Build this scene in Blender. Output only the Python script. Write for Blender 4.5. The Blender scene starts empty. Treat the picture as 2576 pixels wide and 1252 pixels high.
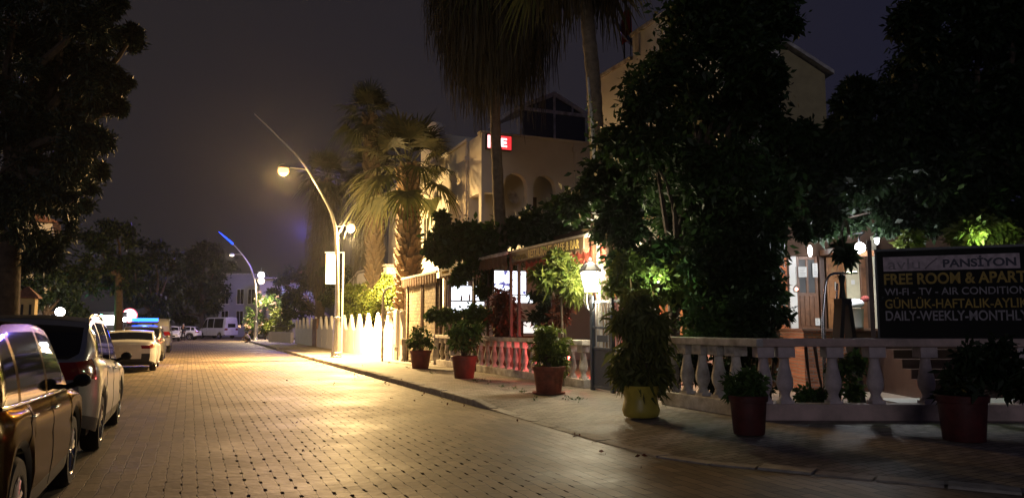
import bpy, bmesh, math, random
import numpy as np
from mathutils import Vector, Matrix

R = math.radians
rnd = random.Random(11)
rng = np.random.default_rng(5)
SC = bpy.context.scene
COL = SC.collection

# ------------------------------------------------------------------ camera
F, PITCH, EYE = 1900.0, math.atan(192 / 1900), 1.6      # measured on a 2575 x 1252 copy of the photograph
cd = bpy.data.cameras.new('camera')
cam = bpy.data.objects.new('camera', cd)
COL.objects.link(cam)
cam.location = (0, 0, EYE)
cam.rotation_euler = (math.pi / 2 + PITCH, 0, 0)
cd.sensor_width = 36
cd.lens = 36 * F / 2575
cd.clip_start = 0.1
cd.clip_end = 2000
SC.camera = cam

# ------------------------------------------------------------------ night sky
wd = bpy.data.worlds.new('World')
SC.world = wd
wd.use_nodes = True
nt = wd.node_tree
bg = nt.nodes['Background']
tc = nt.nodes.new('ShaderNodeTexCoord')
sp = nt.nodes.new('ShaderNodeSeparateXYZ')
nt.links.new(tc.outputs['Generated'], sp.inputs[0])
az = nt.nodes.new('ShaderNodeMath'); az.operation = 'ARCTAN2'
nt.links.new(sp.outputs['X'], az.inputs[0]); nt.links.new(sp.outputs['Y'], az.inputs[1])
nz = nt.nodes.new('ShaderNodeTexNoise')
nz.inputs['Scale'].default_value = 2.2; nz.inputs['Detail'].default_value = 4
nt.links.new(tc.outputs['Generated'], nz.inputs['Vector'])
ma = nt.nodes.new('ShaderNodeMath'); ma.operation = 'MULTIPLY_ADD'
nt.links.new(az.outputs[0], ma.inputs[0]); ma.inputs[1].default_value = 0.45; ma.inputs[2].default_value = 0.40
ad = nt.nodes.new('ShaderNodeMath'); ad.operation = 'MULTIPLY_ADD'
nt.links.new(nz.outputs['Fac'], ad.inputs[0]); ad.inputs[1].default_value = 0.2
nt.links.new(ma.outputs[0], ad.inputs[2])
cr = nt.nodes.new('ShaderNodeValToRGB')
nt.links.new(ad.outputs[0], cr.inputs['Fac'])
e = cr.color_ramp.elements
e[0].position = 0.1; e[0].color = (0.0205, 0.0170, 0.0185, 1)
e[1].position = 0.95; e[1].color = (0.0042, 0.0062, 0.026, 1)
m_ = e.new(0.36); m_.color = (0.0200, 0.0165, 0.0185, 1)
m_ = e.new(0.62); m_.color = (0.0150, 0.0135, 0.0205, 1)
nt.links.new(cr.outputs['Color'], bg.inputs['Color'])
bg.inputs['Strength'].default_value = 1.0

# ------------------------------------------------------------------ exposure
SC.view_settings.view_transform = 'Standard'
SC.view_settings.look = 'None'
SC.view_settings.exposure = 0.0
SC.view_settings.gamma = 1.0
SC.cycles.max_bounces = 5
SC.cycles.diffuse_bounces = 3
SC.cycles.glossy_bounces = 3
SC.cycles.transmission_bounces = 4
SC.cycles.transparent_max_bounces = 8
SC.cycles.sample_clamp_indirect = 3.0
SC.cycles.use_denoising = True
SC.cycles.caustics_reflective = False
SC.cycles.caustics_refractive = False

# ------------------------------------------------------------------ frames of reference
A = R(23)                                   # the street runs 23 degrees left of the view
D = Vector((-math.sin(A), math.cos(A), 0)); N = Vector((math.cos(A), math.sin(A), 0))
K = Vector((-0.35, 14.3, 0))                # where the raised kerb ends; s runs along the street, t to its right

def W(s, t, z=0.0): return K + D * s + N * t + Vector((0, 0, z))
def ray(px, py):
    x = (px - 1287.5) / F; u = (626 - py) / F
    return Vector((x, math.cos(PITCH) - u * math.sin(PITCH), math.sin(PITCH) + u * math.cos(PITCH)))
def at(px, py, Y):
    r = ray(px, py); return Vector((0, 0, EYE)) + r * (Y / r.y)
def gp(px, py, z=0.0):
    r = ray(px, py); return Vector((0, 0, EYE)) + r * ((z - EYE) / r.z)
def plane(px, py, p0, n):
    r = ray(px, py); o = Vector((0, 0, EYE)); return o + r * ((p0 - o).dot(n) / r.dot(n))
def st(p): q = Vector((p[0], p[1], 0)) - K; return q.dot(D), q.dot(N)

# ------------------------------------------------------------------ object helpers
def tag(o, label=None, cat=None, group=None, kind=None):
    if label: o['label'] = label
    if cat: o['category'] = cat
    if group: o['group'] = group
    if kind: o['kind'] = kind
    return o
def thing(name, label, cat, loc=(0, 0, 0), rz=0.0, group=None):
    o = bpy.data.objects.new(name, None); COL.objects.link(o)
    o.location = loc; o.rotation_euler = (0, 0, rz); o.empty_display_size = 0.2
    return tag(o, label, cat, group)
def copy_tree(o, parent=None, name=None):
    c = o.copy(); COL.objects.link(c); c.parent = parent
    for ch in list(o.children): copy_tree(ch, c)
    return c
def link(name, me, mats, parent=None, loc=None, rz=0.0, smooth=None):
    o = bpy.data.objects.new(name, me); COL.objects.link(o)
    for m in (mats if isinstance(mats, (list, tuple)) else [mats]): me.materials.append(m)
    if parent is not None: o.parent = parent
    if loc is not None: o.location = loc
    o.rotation_euler = (0, 0, rz)
    if smooth:
        me.polygons.foreach_set('use_smooth', [True] * len(me.polygons))
        me.set_sharp_from_angle(angle=R(smooth))
    return o

class MB:
    """collects shapes and links them as one mesh object"""
    def __init__(self): self.v = []; self.f = []; self.m = []
    def add(self, vs, fs, mi=0):
        b = len(self.v); self.v += [tuple(p) for p in vs]
        for f in fs: self.f.append([b + i for i in f]); self.m.append(mi)
        return self
    def box(self, c, s, rz=0.0, mi=0, rx=0.0, ry=0.0):
        x, y, z = s[0] / 2, s[1] / 2, s[2] / 2
        M = Matrix.Translation(Vector(c)) @ Matrix.Rotation(rz, 4, 'Z') @ Matrix.Rotation(ry, 4, 'Y') @ Matrix.Rotation(rx, 4, 'X')
        p = [M @ Vector((i * x, j * y, k * z)) for k in (-1, 1) for j in (-1, 1) for i in (-1, 1)]
        return self.add(p, [(0, 2, 3, 1), (4, 5, 7, 6), (0, 1, 5, 4), (2, 6, 7, 3), (0, 4, 6, 2), (1, 3, 7, 5)], mi)
    def box2(self, a, b, mi=0):
        return self.box([(a[i] + b[i]) / 2 for i in range(3)], [abs(b[i] - a[i]) for i in range(3)], 0, mi)
    def tube(self, pts, rad, n=8, mi=0, cap=True, flat=1.0):
        pts = [Vector(p) for p in pts]
        if not isinstance(rad, (list, tuple)): rad = [rad] * len(pts)
        vs = []; up = Vector((0, 0, 1)); px = None
        for i, p in enumerate(pts):
            t = (pts[min(i + 1, len(pts) - 1)] - pts[max(i - 1, 0)])
            t = t.normalized() if t.length > 1e-9 else up
            if px is None: px = t.cross(up if abs(t.z) < .95 else Vector((0, 1, 0))).normalized()
            else:
                px = (px - t * px.dot(t)); px = px.normalized() if px.length > 1e-6 else t.cross(Vector((1, 0, 0))).normalized()
            py = t.cross(px)
            for k in range(n):
                a = 2 * math.pi * k / n
                vs.append(p + (px * math.cos(a) + py * math.sin(a) * flat) * rad[i])
        fs = []
        for i in range(len(pts) - 1):
            for k in range(n):
                a, b = i * n + k, i * n + (k + 1) % n
                fs.append((a, b, b + n, a + n))
        if cap: fs += [tuple(range(n))[::-1], tuple(range((len(pts) - 1) * n, len(pts) * n))]
        return self.add(vs, fs, mi)
    def lathe(self, prof, n=20, c=(0, 0, 0), mi=0, cap=True, sq=1.0):
        vs = []; fs = []
        for r, z in prof:
            for k in range(n):
                a = 2 * math.pi * k / n
                vs.append((c[0] + r * math.cos(a), c[1] + r * math.sin(a) * sq, c[2] + z))
        for i in range(len(prof) - 1):
            for k in range(n):
                a, b = i * n + k, i * n + (k + 1) % n
                fs.append((a, b, b + n, a + n))
        if cap: fs += [tuple(range(n))[::-1], tuple(range((len(prof) - 1) * n, len(prof) * n))]
        return self.add(vs, fs, mi)
    def ball(self, c, r, n=14, mi=0, sz=1.0):
        m = max(6, n // 2)
        return self.lathe([(max(1e-4, r * math.sin(math.pi * i / m)), -r * sz * math.cos(math.pi * i / m)) for i in range(m + 1)], n, c, mi, False)
    def prism(self, poly, y0, y1, mi=0, axis='y'):
        """poly in (x, z) pushed along y, or in (x, y) pushed along z"""
        n = len(poly)
        if axis == 'y': vs = [(p[0], y0, p[1]) for p in poly] + [(p[0], y1, p[1]) for p in poly]
        elif axis == 'x': vs = [(y0, p[0], p[1]) for p in poly] + [(y1, p[0], p[1]) for p in poly]
        else: vs = [(p[0], p[1], y0) for p in poly] + [(p[0], p[1], y1) for p in poly]
        fs = [tuple(range(n)), tuple(range(n, 2 * n))[::-1]] + [(i, i + n, (i + 1) % n + n, (i + 1) % n) for i in range(n)]
        return self.add(vs, fs, mi)
    def quad(self, a, b, c, d, mi=0): return self.add([a, b, c, d], [(0, 1, 2, 3)], mi)
    def build(self, name, mats, parent=None, loc=None, rz=0.0, smooth=None, bevel=0.0, fix=True):
        me = bpy.data.meshes.new(name)
        me.from_pydata(self.v, [], self.f)
        me.polygons.foreach_set('material_index', self.m)
        if fix:
            bm = bmesh.new(); bm.from_mesh(me)
            bmesh.ops.recalc_face_normals(bm, faces=bm.faces); bm.to_mesh(me); bm.free()
        me.update()
        o = link(name, me, mats, parent, loc, rz, smooth)
        if bevel:
            b = o.modifiers.new('bevel', 'BEVEL'); b.width = bevel; b.segments = 2; b.limit_method = 'ANGLE'; b.angle_limit = R(40)
        return o

def np_mesh(name, V, Q, mats, parent=None, loc=None, rz=0.0, mi=None):
    me = bpy.data.meshes.new(name)
    V = np.ascontiguousarray(V, dtype=np.float32); Q = np.ascontiguousarray(Q, dtype=np.int32)
    n, m = len(V), len(Q); k = Q.shape[1]
    me.vertices.add(n); me.vertices.foreach_set('co', V.ravel())
    me.loops.add(m * k); me.loops.foreach_set('vertex_index', Q.ravel())
    me.polygons.add(m); me.polygons.foreach_set('loop_start', np.arange(0, m * k, k, dtype=np.int32))
    if mi is not None: me.polygons.foreach_set('material_index', np.asarray(mi, dtype=np.int32))
    me.update(calc_edges=True)
    return link(name, me, mats, parent, loc, rz)

# ------------------------------------------------------------------ materials
def mat(name, col, rough=.6, metal=0.0, var=.12, scale=3.0, bump=0.0, bscale=30.0, emit=None, es=0.0, coat=0.0, dirt=None, spec=.5):
    m = bpy.data.materials.new(name); m.use_nodes = True
    t = m.node_tree; b = t.nodes['Principled BSDF']
    b.inputs['Roughness'].default_value = rough; b.inputs['Metallic'].default_value = metal
    b.inputs['Specular IOR Level'].default_value = spec
    if coat: b.inputs['Coat Weight'].default_value = coat; b.inputs['Coat Roughness'].default_value = 0.04
    c = t.nodes.new('ShaderNodeTexCoord')
    n = t.nodes.new('ShaderNodeTexNoise'); n.inputs['Scale'].default_value = scale; n.inputs['Detail'].default_value = 6
    n.inputs['Roughness'].default_value = .6
    t.links.new(c.outputs['Object'], n.inputs['Vector'])
    r = t.nodes.new('ShaderNodeValToRGB'); t.links.new(n.outputs['Fac'], r.inputs['Fac'])
    r.color_ramp.elements[0].position = .3; r.color_ramp.elements[1].position = .7
    lo = dirt if dirt else [x * (1 - var) for x in col]
    r.color_ramp.elements[0].color = (*lo, 1); r.color_ramp.elements[1].color = (*[min(1, x * (1 + var)) for x in col], 1)
    t.links.new(r.outputs['Color'], b.inputs['Base Color'])
    if bump:
        n2 = t.nodes.new('ShaderNodeTexNoise'); n2.inputs['Scale'].default_value = bscale; n2.inputs['Detail'].default_value = 5
        t.links.new(c.outputs['Object'], n2.inputs['Vector'])
        bp = t.nodes.new('ShaderNodeBump'); bp.inputs['Strength'].default_value = bump; bp.inputs['Distance'].default_value = .02
        t.links.new(n2.outputs['Fac'], bp.inputs['Height']); t.links.new(bp.outputs['Normal'], b.inputs['Normal'])
    if emit:
        b.inputs['Emission Color'].default_value = (*emit, 1); b.inputs['Emission Strength'].default_value = es
    return m
def leafmat(name, a, b_, rough=.5, trans=.25):
    m = bpy.data.materials.new(name); m.use_nodes = True
    t = m.node_tree; b = t.nodes['Principled BSDF']; out = t.nodes['Material Output']
    g = t.nodes.new('ShaderNodeNewGeometry')
    r = t.nodes.new('ShaderNodeValToRGB'); t.links.new(g.outputs['Random Per Island'], r.inputs['Fac'])
    r.color_ramp.elements[0].color = (*a, 1); r.color_ramp.elements[1].color = (*b_, 1)
    t.links.new(r.outputs['Color'], b.inputs['Base Color']); b.inputs['Roughness'].default_value = rough
    b.inputs['Specular IOR Level'].default_value = .3
    tr = t.nodes.new('ShaderNodeBsdfTranslucent'); t.links.new(r.outputs['Color'], tr.inputs['Color'])
    mx = t.nodes.new('ShaderNodeMixShader'); mx.inputs[0].default_value = trans
    t.links.new(b.outputs[0], mx.inputs[1]); t.links.new(tr.outputs[0], mx.inputs[2]); t.links.new(mx.outputs[0], out.inputs['Surface'])
    return m
def glow(name, col, s): return mat(name, (.8, .8, .8), .4, emit=col, es=s)

def paver(name, base, dark, bw, bh, mortar, rough, bump, rot=0.0, spec=.5, dots=0):
    m = bpy.data.materials.new(name); m.use_nodes = True
    t = m.node_tree; b = t.nodes['Principled BSDF']; L = t.links.new
    c = t.nodes.new('ShaderNodeTexCoord'); mp = t.nodes.new('ShaderNodeMapping'); mp.inputs['Rotation'].default_value = (0, 0, rot)
    L(c.outputs['Object'], mp.inputs['Vector'])
    wn = t.nodes.new('ShaderNodeTexNoise'); wn.inputs['Scale'].default_value = 5.5; wn.inputs['Detail'].default_value = 2
    L(mp.outputs[0], wn.inputs['Vector'])
    wm = t.nodes.new('ShaderNodeVectorMath'); wm.operation = 'MULTIPLY_ADD'; wm.inputs[1].default_value = (.06, .06, 0)
    L(wn.outputs['Color'], wm.inputs[0]); L(mp.outputs[0], wm.inputs[2])
    k = t.nodes.new('ShaderNodeTexBrick'); L(wm.outputs[0], k.inputs['Vector'])
    k.inputs['Scale'].default_value = 1; k.inputs['Brick Width'].default_value = bw; k.inputs['Row Height'].default_value = bh
    k.inputs['Mortar Size'].default_value = mortar; k.inputs['Mortar Smooth'].default_value = .35; k.inputs['Bias'].default_value = 0
    k.inputs['Color1'].default_value = (*[x * .66 for x in base], 1); k.inputs['Color2'].default_value = (*[min(1, x * 1.28) for x in base], 1)
    k.inputs['Mortar'].default_value = (*dark, 1)
    n = t.nodes.new('ShaderNodeTexNoise'); n.inputs['Scale'].default_value = .5; n.inputs['Detail'].default_value = 8; n.inputs['Roughness'].default_value = .65
    L(c.outputs['Object'], n.inputs['Vector'])
    r = t.nodes.new('ShaderNodeValToRGB'); L(n.outputs['Fac'], r.inputs['Fac'])
    r.color_ramp.elements[0].position = .32; r.color_ramp.elements[0].color = (.42, .40, .37, 1); r.color_ramp.elements[1].position = .62; r.color_ramp.elements[1].color = (1, 1, 1, 1)
    mx = t.nodes.new('ShaderNodeMix'); mx.data_type = 'RGBA'; mx.blend_type = 'MULTIPLY'; mx.inputs[0].default_value = .85
    L(k.outputs['Color'], mx.inputs[6]); L(r.outputs['Color'], mx.inputs[7]); L(mx.outputs[2], b.inputs['Base Color'])
    n3 = t.nodes.new('ShaderNodeTexNoise'); n3.inputs['Scale'].default_value = 9; n3.inputs['Detail'].default_value = 6
    L(c.outputs['Object'], n3.inputs['Vector'])
    fac = k.outputs['Fac']
    if dots:                                               # wide open joints on alternate halves of each block's long side
        def mth(op, a, b=None, c=None):
            q = t.nodes.new('ShaderNodeMath'); q.operation = op
            for i_, v_ in enumerate((a, b, c)):
                if v_ is None: continue
                if isinstance(v_, (int, float)): q.inputs[i_].default_value = v_
                else: L(v_, q.inputs[i_])
            return q.outputs[0]
        sx = t.nodes.new('ShaderNodeSeparateXYZ'); L(wm.outputs[0], sx.inputs[0])
        v = mth('DIVIDE', sx.outputs['Y'], bh); col = mth('ROUND', v); dd = mth('ABSOLUTE', mth('SUBTRACT', v, col))
        ph_ = mth('FRACT', mth('MULTIPLY_ADD', col, .5, mth('DIVIDE', sx.outputs['X'], bw)))
        du = mth('ABSOLUTE', mth('SUBTRACT', ph_, .5))
        nd = t.nodes.new('ShaderNodeTexNoise'); nd.inputs['Scale'].default_value = .55; nd.inputs['Detail'].default_value = 4; L(c.outputs['Object'], nd.inputs['Vector'])
        lane = t.nodes.new('ShaderNodeMapRange'); lane.interpolation_type = 'SMOOTHSTEP'; L(mth('ABSOLUTE', mth('ADD', sx.outputs['Y'], 3.3)), lane.inputs['Value'])
        for q_, v_ in (('From Min', .7), ('From Max', 2.9), ('To Min', 1.1), ('To Max', .13)): lane.inputs[q_].default_value = v_
        wdt = mth('MULTIPLY', mth('MULTIPLY', mth('MAXIMUM', mth('MULTIPLY_ADD', nd.outputs['Fac'], 2.6, -.55), .1), lane.outputs[0]), dots)
        wn2 = t.nodes.new('ShaderNodeTexWhiteNoise'); wn2.noise_dimensions = '2D'; cb_ = t.nodes.new('ShaderNodeCombineXYZ'); L(col, cb_.inputs[0]); L(mth('FLOOR', mth('MULTIPLY_ADD', col, .5, mth('DIVIDE', sx.outputs['X'], bw))), cb_.inputs[1]); L(cb_.outputs[0], wn2.inputs['Vector'])
        wdt = mth('MULTIPLY', wdt, mth('MULTIPLY_ADD', wn2.outputs['Value'], .5, .5))
        m1 = mth('LESS_THAN', dd, wdt); m2 = mth('LESS_THAN', mth('MULTIPLY_ADD', n3.outputs['Fac'], .12, du), mth('MULTIPLY_ADD', wn2.outputs['Value'], .08, .15)); dm = mth('MULTIPLY', m1, m2)
        fac = mth('MAXIMUM', fac, dm)
        mxd = t.nodes.new('ShaderNodeMix'); mxd.data_type = 'RGBA'; L(dm, mxd.inputs[0]); L(mx.outputs[2], mxd.inputs[6]); mxd.inputs[7].default_value = (*[x * 1.6 for x in dark], 1)
        L(mxd.outputs[2], b.inputs['Base Color'])
        L(mth('MULTIPLY', mth('SUBTRACT', 1, dm), spec), b.inputs['Specular IOR Level'])
    h = t.nodes.new('ShaderNodeMath'); h.operation = 'MULTIPLY_ADD'; L(fac, h.inputs[0]); h.inputs[1].default_value = -1.0
    h2 = t.nodes.new('ShaderNodeMath'); h2.operation = 'MULTIPLY'; L(n3.outputs['Fac'], h2.inputs[0]); h2.inputs[1].default_value = .55
    L(h2.outputs[0], h.inputs[2])
    bp = t.nodes.new('ShaderNodeBump'); bp.inputs['Strength'].default_value = bump; bp.inputs['Distance'].default_value = .015
    L(h.outputs[0], bp.inputs['Height']); L(bp.outputs['Normal'], b.inputs['Normal'])
    rr = t.nodes.new('ShaderNodeMapRange'); L(n.outputs['Fac'], rr.inputs['Value'])
    rr.inputs['From Min'].default_value = .3; rr.inputs['From Max'].default_value = .7; rr.inputs['To Min'].default_value = rough - .1; rr.inputs['To Max'].default_value = rough + .12
    L(mth('MAXIMUM', rr.outputs[0], dm) if dots else rr.outputs[0], b.inputs['Roughness'])
    if not dots: b.inputs['Specular IOR Level'].default_value = spec
    return m

def stone(name, c1, c2, mort, bw, bh):
    m = paver(name, c1, mort, bw, bh, .012, .8, .9); return m

M = dict(
    road=paver('interlocking_pavers', (.25, .19, .12), (.02, .016, .012), .40, .150, .005, .6, .9, R(90), .42, dots=.118),
    walk=paver('pavement_blocks', (.30, .26, .22), (.05, .04, .035), .22, .11, .007, .7, .6, R(0)),
    kerb=mat('kerb_concrete', (.34, .31, .27), .85, var=.35, scale=5, bump=.5),
    soil=mat('dark_earth', (.03, .024, .018), .95, var=.4, bump=.6),
    white=mat('white_plaster', (.72, .70, .66), .8, var=.06, scale=1.2, bump=.25, bscale=18),
    cream=mat('cream_render', (.68, .64, .57), .85, var=.10, scale=.8, bump=.25, bscale=14),
    wpaint=mat('weathered_white_paint', (.68, .65, .62), .7, var=.12, scale=3.5, bump=.4, dirt=(.26, .23, .20)),
    pinkpaint=mat('faded_pink_paint', (.50, .36, .33), .8, var=.3, scale=2.2, bump=.4, dirt=(.30, .24, .21)),
    trim=mat('white_trim', (.75, .74, .70), .5, var=.05),
    dark=mat('dark_metal', (.03, .03, .034), .45, .4, var=.2),
    navy=mat('dark_blue_gate_paint', (.035, .05, .075), .45, .3, var=.25, scale=7),
    black=mat('black_void', (.012, .012, .013), .6),
    galv=mat('galvanised_steel', (.50, .50, .49), .42, .75, var=.15, scale=9),
    glass=mat('dark_window_glass', (.012, .014, .018), .06, spec=.8),
    wood=mat('brown_wood', (.17, .075, .035), .45, var=.4, scale=5, bump=.2, coat=.2),
    dwood=mat('dark_brown_wood', (.07, .032, .018), .5, var=.4, scale=6),
    terra=mat('terracotta', (.22, .058, .032), .75, var=.45, scale=6, bump=.3),
    redpot=mat('dark_red_plastic', (.15, .022, .018), .55, var=.45, scale=5),
    yellow=mat('yellow_glaze', (.42, .34, .05), .4, var=.2, scale=4, bump=.2),
    bark=mat('bark', (.06, .042, .03), .95, var=.5, scale=7, bump=1.0, bscale=12),
    boots=mat('palm_leaf_bases', (.19, .13, .075), .85, var=.5, scale=9, bump=.6, bscale=25),
    palm=mat('palm_bark', (.13, .10, .075), .9, var=.4, scale=6, bump=1, bscale=16),
    awn=mat('brown_awning_cloth', (.13, .065, .035), .85, var=.25, scale=3),
    awnred=mat('red_awning_cloth', (.48, .09, .06), .8, var=.15, scale=3),
    gold=mat('gold_lettering', (.62, .45, .14), .5, var=.1),
    sign=mat('black_sign_face', (.006, .006, .007), .75, var=.1, spec=.2),
    stone=stone('stone_cladding', (.30, .24, .16), (.4, .33, .24), (.07, .055, .04), .26, .14),
    brick=stone('red_brick', (.40, .15, .08), (.4, .16, .1), (.25, .2, .17), .21, .07),
    tile=mat('roof_tiles', (.20, .09, .06), .8, var=.35, scale=10, bump=.6),
    rubber=mat('tyre_rubber', (.012, .012, .012), .85),
    alloy=mat('alloy_rim', (.45, .45, .46), .3, .9),
    chrome=mat('chrome', (.75, .75, .76), .12, 1.0, var=.03),
    skin=mat('skin', (.42, .24, .16), .6, var=.05),
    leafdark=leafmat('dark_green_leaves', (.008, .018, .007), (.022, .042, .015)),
    leafmid=leafmat('green_leaves', (.025, .060, .014), (.085, .145, .035)),
    leaflime=leafmat('yellow_green_leaves', (.06, .10, .016), (.17, .20, .04)),
    leafred=leafmat('copper_leaves', (.06, .018, .012), (.16, .05, .03)),
    flower=leafmat('pale_pink_blossom', (.42, .26, .22), (.66, .50, .42), trans=.15),
    frond=leafmat('palm_fronds', (.028, .040, .010), (.085, .085, .024), trans=.2),
    dryfrond=leafmat('dry_palm_fronds', (.022, .018, .009), (.065, .05, .026), trans=.12),
)

# ================================================================== lights in the lamps
def lamp_light(name, kind, parent, loc, col, power, radius=.12, rot=None, cone=150, blend=.6, fan=None):
    l = bpy.data.lights.new(name, kind); l.energy = power; l.color = col; l.shadow_soft_size = radius
    if kind == 'SPOT': l.spot_size = R(cone); l.spot_blend = blend
    o = bpy.data.objects.new(name, l); COL.objects.link(o); o.parent = parent; o.location = loc
    if rot: o.rotation_euler = rot
    if fan:                                                # the lantern's own light distribution, by angle from straight down
        l.use_nodes = True; t = l.node_tree; em = t.nodes['Emission']
        g = t.nodes.new('ShaderNodeNewGeometry'); s = t.nodes.new('ShaderNodeSeparateXYZ'); t.links.new(g.outputs['Incoming'], s.inputs[0])
        mr = t.nodes.new('ShaderNodeMapRange'); mr.inputs['From Min'].default_value = 1; mr.inputs['From Max'].default_value = -1
        t.links.new(s.outputs['Z'], mr.inputs['Value'])
        r = t.nodes.new('ShaderNodeValToRGB'); t.links.new(mr.outputs[0], r.inputs['Fac'])
        el = r.color_ramp.elements
        el[0].position = fan[0][0]; el[0].color = (fan[0][1],) * 3 + (1,)
        el[1].position = fan[-1][0]; el[1].color = (fan[-1][1],) * 3 + (1,)
        for p_, v_ in fan[1:-1]:
            q = el.new(p_); q.color = (v_, v_, v_, 1)
        t.links.new(r.outputs['Color'], em.inputs['Strength'])
    return o

SODIUM = (1.0, .60, .20)
WARM = (1.0, .80, .50)
COOL = (.86, .92, 1.0)

# ================================================================== ground, road, pavements
MB().box((0, 90, -.30), (700, 700, .2)).build('ground', M['soil']); tag(bpy.data.objects['ground'], kind='structure')

# road sheet, in the street's own frame so that the blocks run with it
rd = MB()
rd.quad((-8.5, -16, 0), (32, -16, 0), (32, 0.1, 0), (-8.5, 0.1, 0)); rd.quad((-8.5, 0.1, 0), (0.05, 0.1, 0), (0.05, 112, 0), (-8.5, 112, 0))
rd.quad((-8.5, -60, 0), (32, -60, 0), (32, -16, 0), (-8.5, -16, 0))
rd.quad((-45, 66.5, 0), (-8.5, 66.5, 0), (-8.5, 112, 0), (-45, 112, 0)); rd.quad((0.05, 69, 0), (45, 69, 0), (45, 112, 0), (0.05, 112, 0))
tag(rd.build('road', M['road'], None, K, A, fix=False), kind='structure')

# right-hand pavement: raised along the street, dipping to the road where the kerb turns the corner
kerb_pts = [(75, .02), (60, .02), (48, .02), (38.9, .02), (38.0, .02), (34.8, .02), (34.0, .02), (28, .02), (20, .02), (12, .02), (6, .02), (2.4, .02), (1.2, .02), (.3, .05), (-.8, .04), (-2.4, 0), (-3.93, -.02), (-5.32, .03), (-6.0, .3), (-6.41, .62), (-7.4, 1.3), (-8.43, 2.07), (-10.2, 4.2), (-12, 7.5)]
kerb_z = [.13, .13, .13, .13, .02, .02, .13, .13, .13, .13, .13, .13, .12, .03, .012, .012, .012, .012, .012, .012, .012, .012, .012, .012]
wall_pts = [(75, 4.5), (60, 4.5), (48, 4.5), (38.9, 4.5), (38.0, 4.5), (34.8, 4.5), (34.0, 4.5), (28, 4.5), (20, 4.5), (12, 4.5), (6, 4.5), (2.4, 4.5), (1.2, 4.5), (.3, 4.5), (-.8, 4.5), (-2.2, 4.5), (-3.0, 4.5), (-3.6, 4.5), (-3.8, 4.7), (-4.0, 5.0), (-4.5, 6.0), (-5.2, 7.6), (-6.5, 10.5), (-8.5, 14.5)]
pv = MB(); rows = []
NC = 7
for (a, za), b in zip(zip(kerb_pts, kerb_z), wall_pts):
    row = []
    for i in range(NC + 1):
        f = i / NC; g = max(0, (f - .0)); zz = za + (.13 - za) * min(1, f * 2.2)
        ins = .16 if i == 0 else 0
        p = W(a[0] + (b[0] - a[0]) * f, a[1] + (b[1] - a[1]) * f + ins, 0) - K
        p = Matrix.Rotation(-A, 3, 'Z') @ p; row.append((p.x, p.y, zz))
    rows.append(row)
vs = [p for r in rows for p in r]; fs = []
for i in range(len(rows) - 1):
    for j in range(NC):
        a = i * (NC + 1) + j; fs.append((a, a + 1, a + NC + 2, a + NC + 1))
pv.add(vs, fs)
tag(pv.build('pavement', M['walk'], None, K, A), kind='structure')

# kerb stones following the edge; flush round the corner
kb = MB()
def resample(pts, zs, step):
    out = []
    for i in range(len(pts) - 1):
        a, b = pts[i], pts[i + 1]; L = math.hypot(b[0] - a[0], b[1] - a[1]); n = max(1, round(L / step))
        for k in range(n): f = k / n; out.append((a[0] + (b[0] - a[0]) * f, a[1] + (b[1] - a[1]) * f, zs[i] + (zs[i + 1] - zs[i]) * f))
    return out
rs = resample(kerb_pts, kerb_z, .8)
for i in range(len(rs) - 1):
    a, b = rs[i], rs[i + 1]
    dx, dy = b[0] - a[0], b[1] - a[1]; L = math.hypot(dx, dy)
    if L < .1: continue
    nx, ny = (-dy / L, dx / L)
    if i < 1e9 and (nx * 0 + ny) < 0: nx, ny = -nx, -ny
    if a[0] < -5.2 and nx < 0 and ny <= 0: nx, ny = -nx, -ny
    wd_ = .17 if a[2] > .06 else .30
    dz = rnd.uniform(-.010, .010); gpf = .018
    ax, ay, bx, by = a[0] + dx / L * gpf, a[1] + dy / L * gpf, b[0] - dx / L * gpf, b[1] - dy / L * gpf
    za, zb = a[2] + .006 + dz, b[2] + .006 + dz
    P = []
    for (x, y, z) in ((ax, ay, za), (bx, by, zb)):
        P += [(y, x, -.05), (y, x, z - .015), (y + ny * .015, x + nx * .015, z), (y + ny * wd_, x + nx * wd_, z), (y + ny * wd_, x + nx * wd_, -.05)]
    kb.add(P, [(0, 1, 6, 5), (1, 2, 7, 6), (2, 3, 8, 7), (3, 4, 9, 8), (0, 4, 3, 2, 1), (5, 6, 7, 8, 9)])
tag(kb.build('kerb', M['kerb'], None, K, A), kind='structure')

# left-hand pavement and kerb behind the parked cars
lp = MB(); lp.box2((-13.5, -40, -.1), (-8.62, 66, .12)); tag(lp.build('pavement_opposite', M['walk'], None, K, A), kind='structure')
lk = MB()
for i in range(90): lk.box2((-8.62, -20 + i * .95, -.1), (-8.45, -20 + i * .95 + .935, .13))
tag(lk.build('kerb_opposite', M['kerb'], None, K, A), kind='structure')
# terrace floor behind the balustrade and the garden ground behind the fence
tf = MB(); tf.box2((4.4, -3.55, -.1), (16, 15.0, .145)); tag(tf.build('terrace_floor', mat('terrace_tiles', (.38, .30, .24), .5, var=.2, scale=4), None, K, A), kind='structure')
gg = MB(); gg.box2((4.4, 15.0, -.1), (40, 62, .12)); tag(gg.build('garden_ground', M['soil'], None, K, A), kind='structure')

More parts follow.
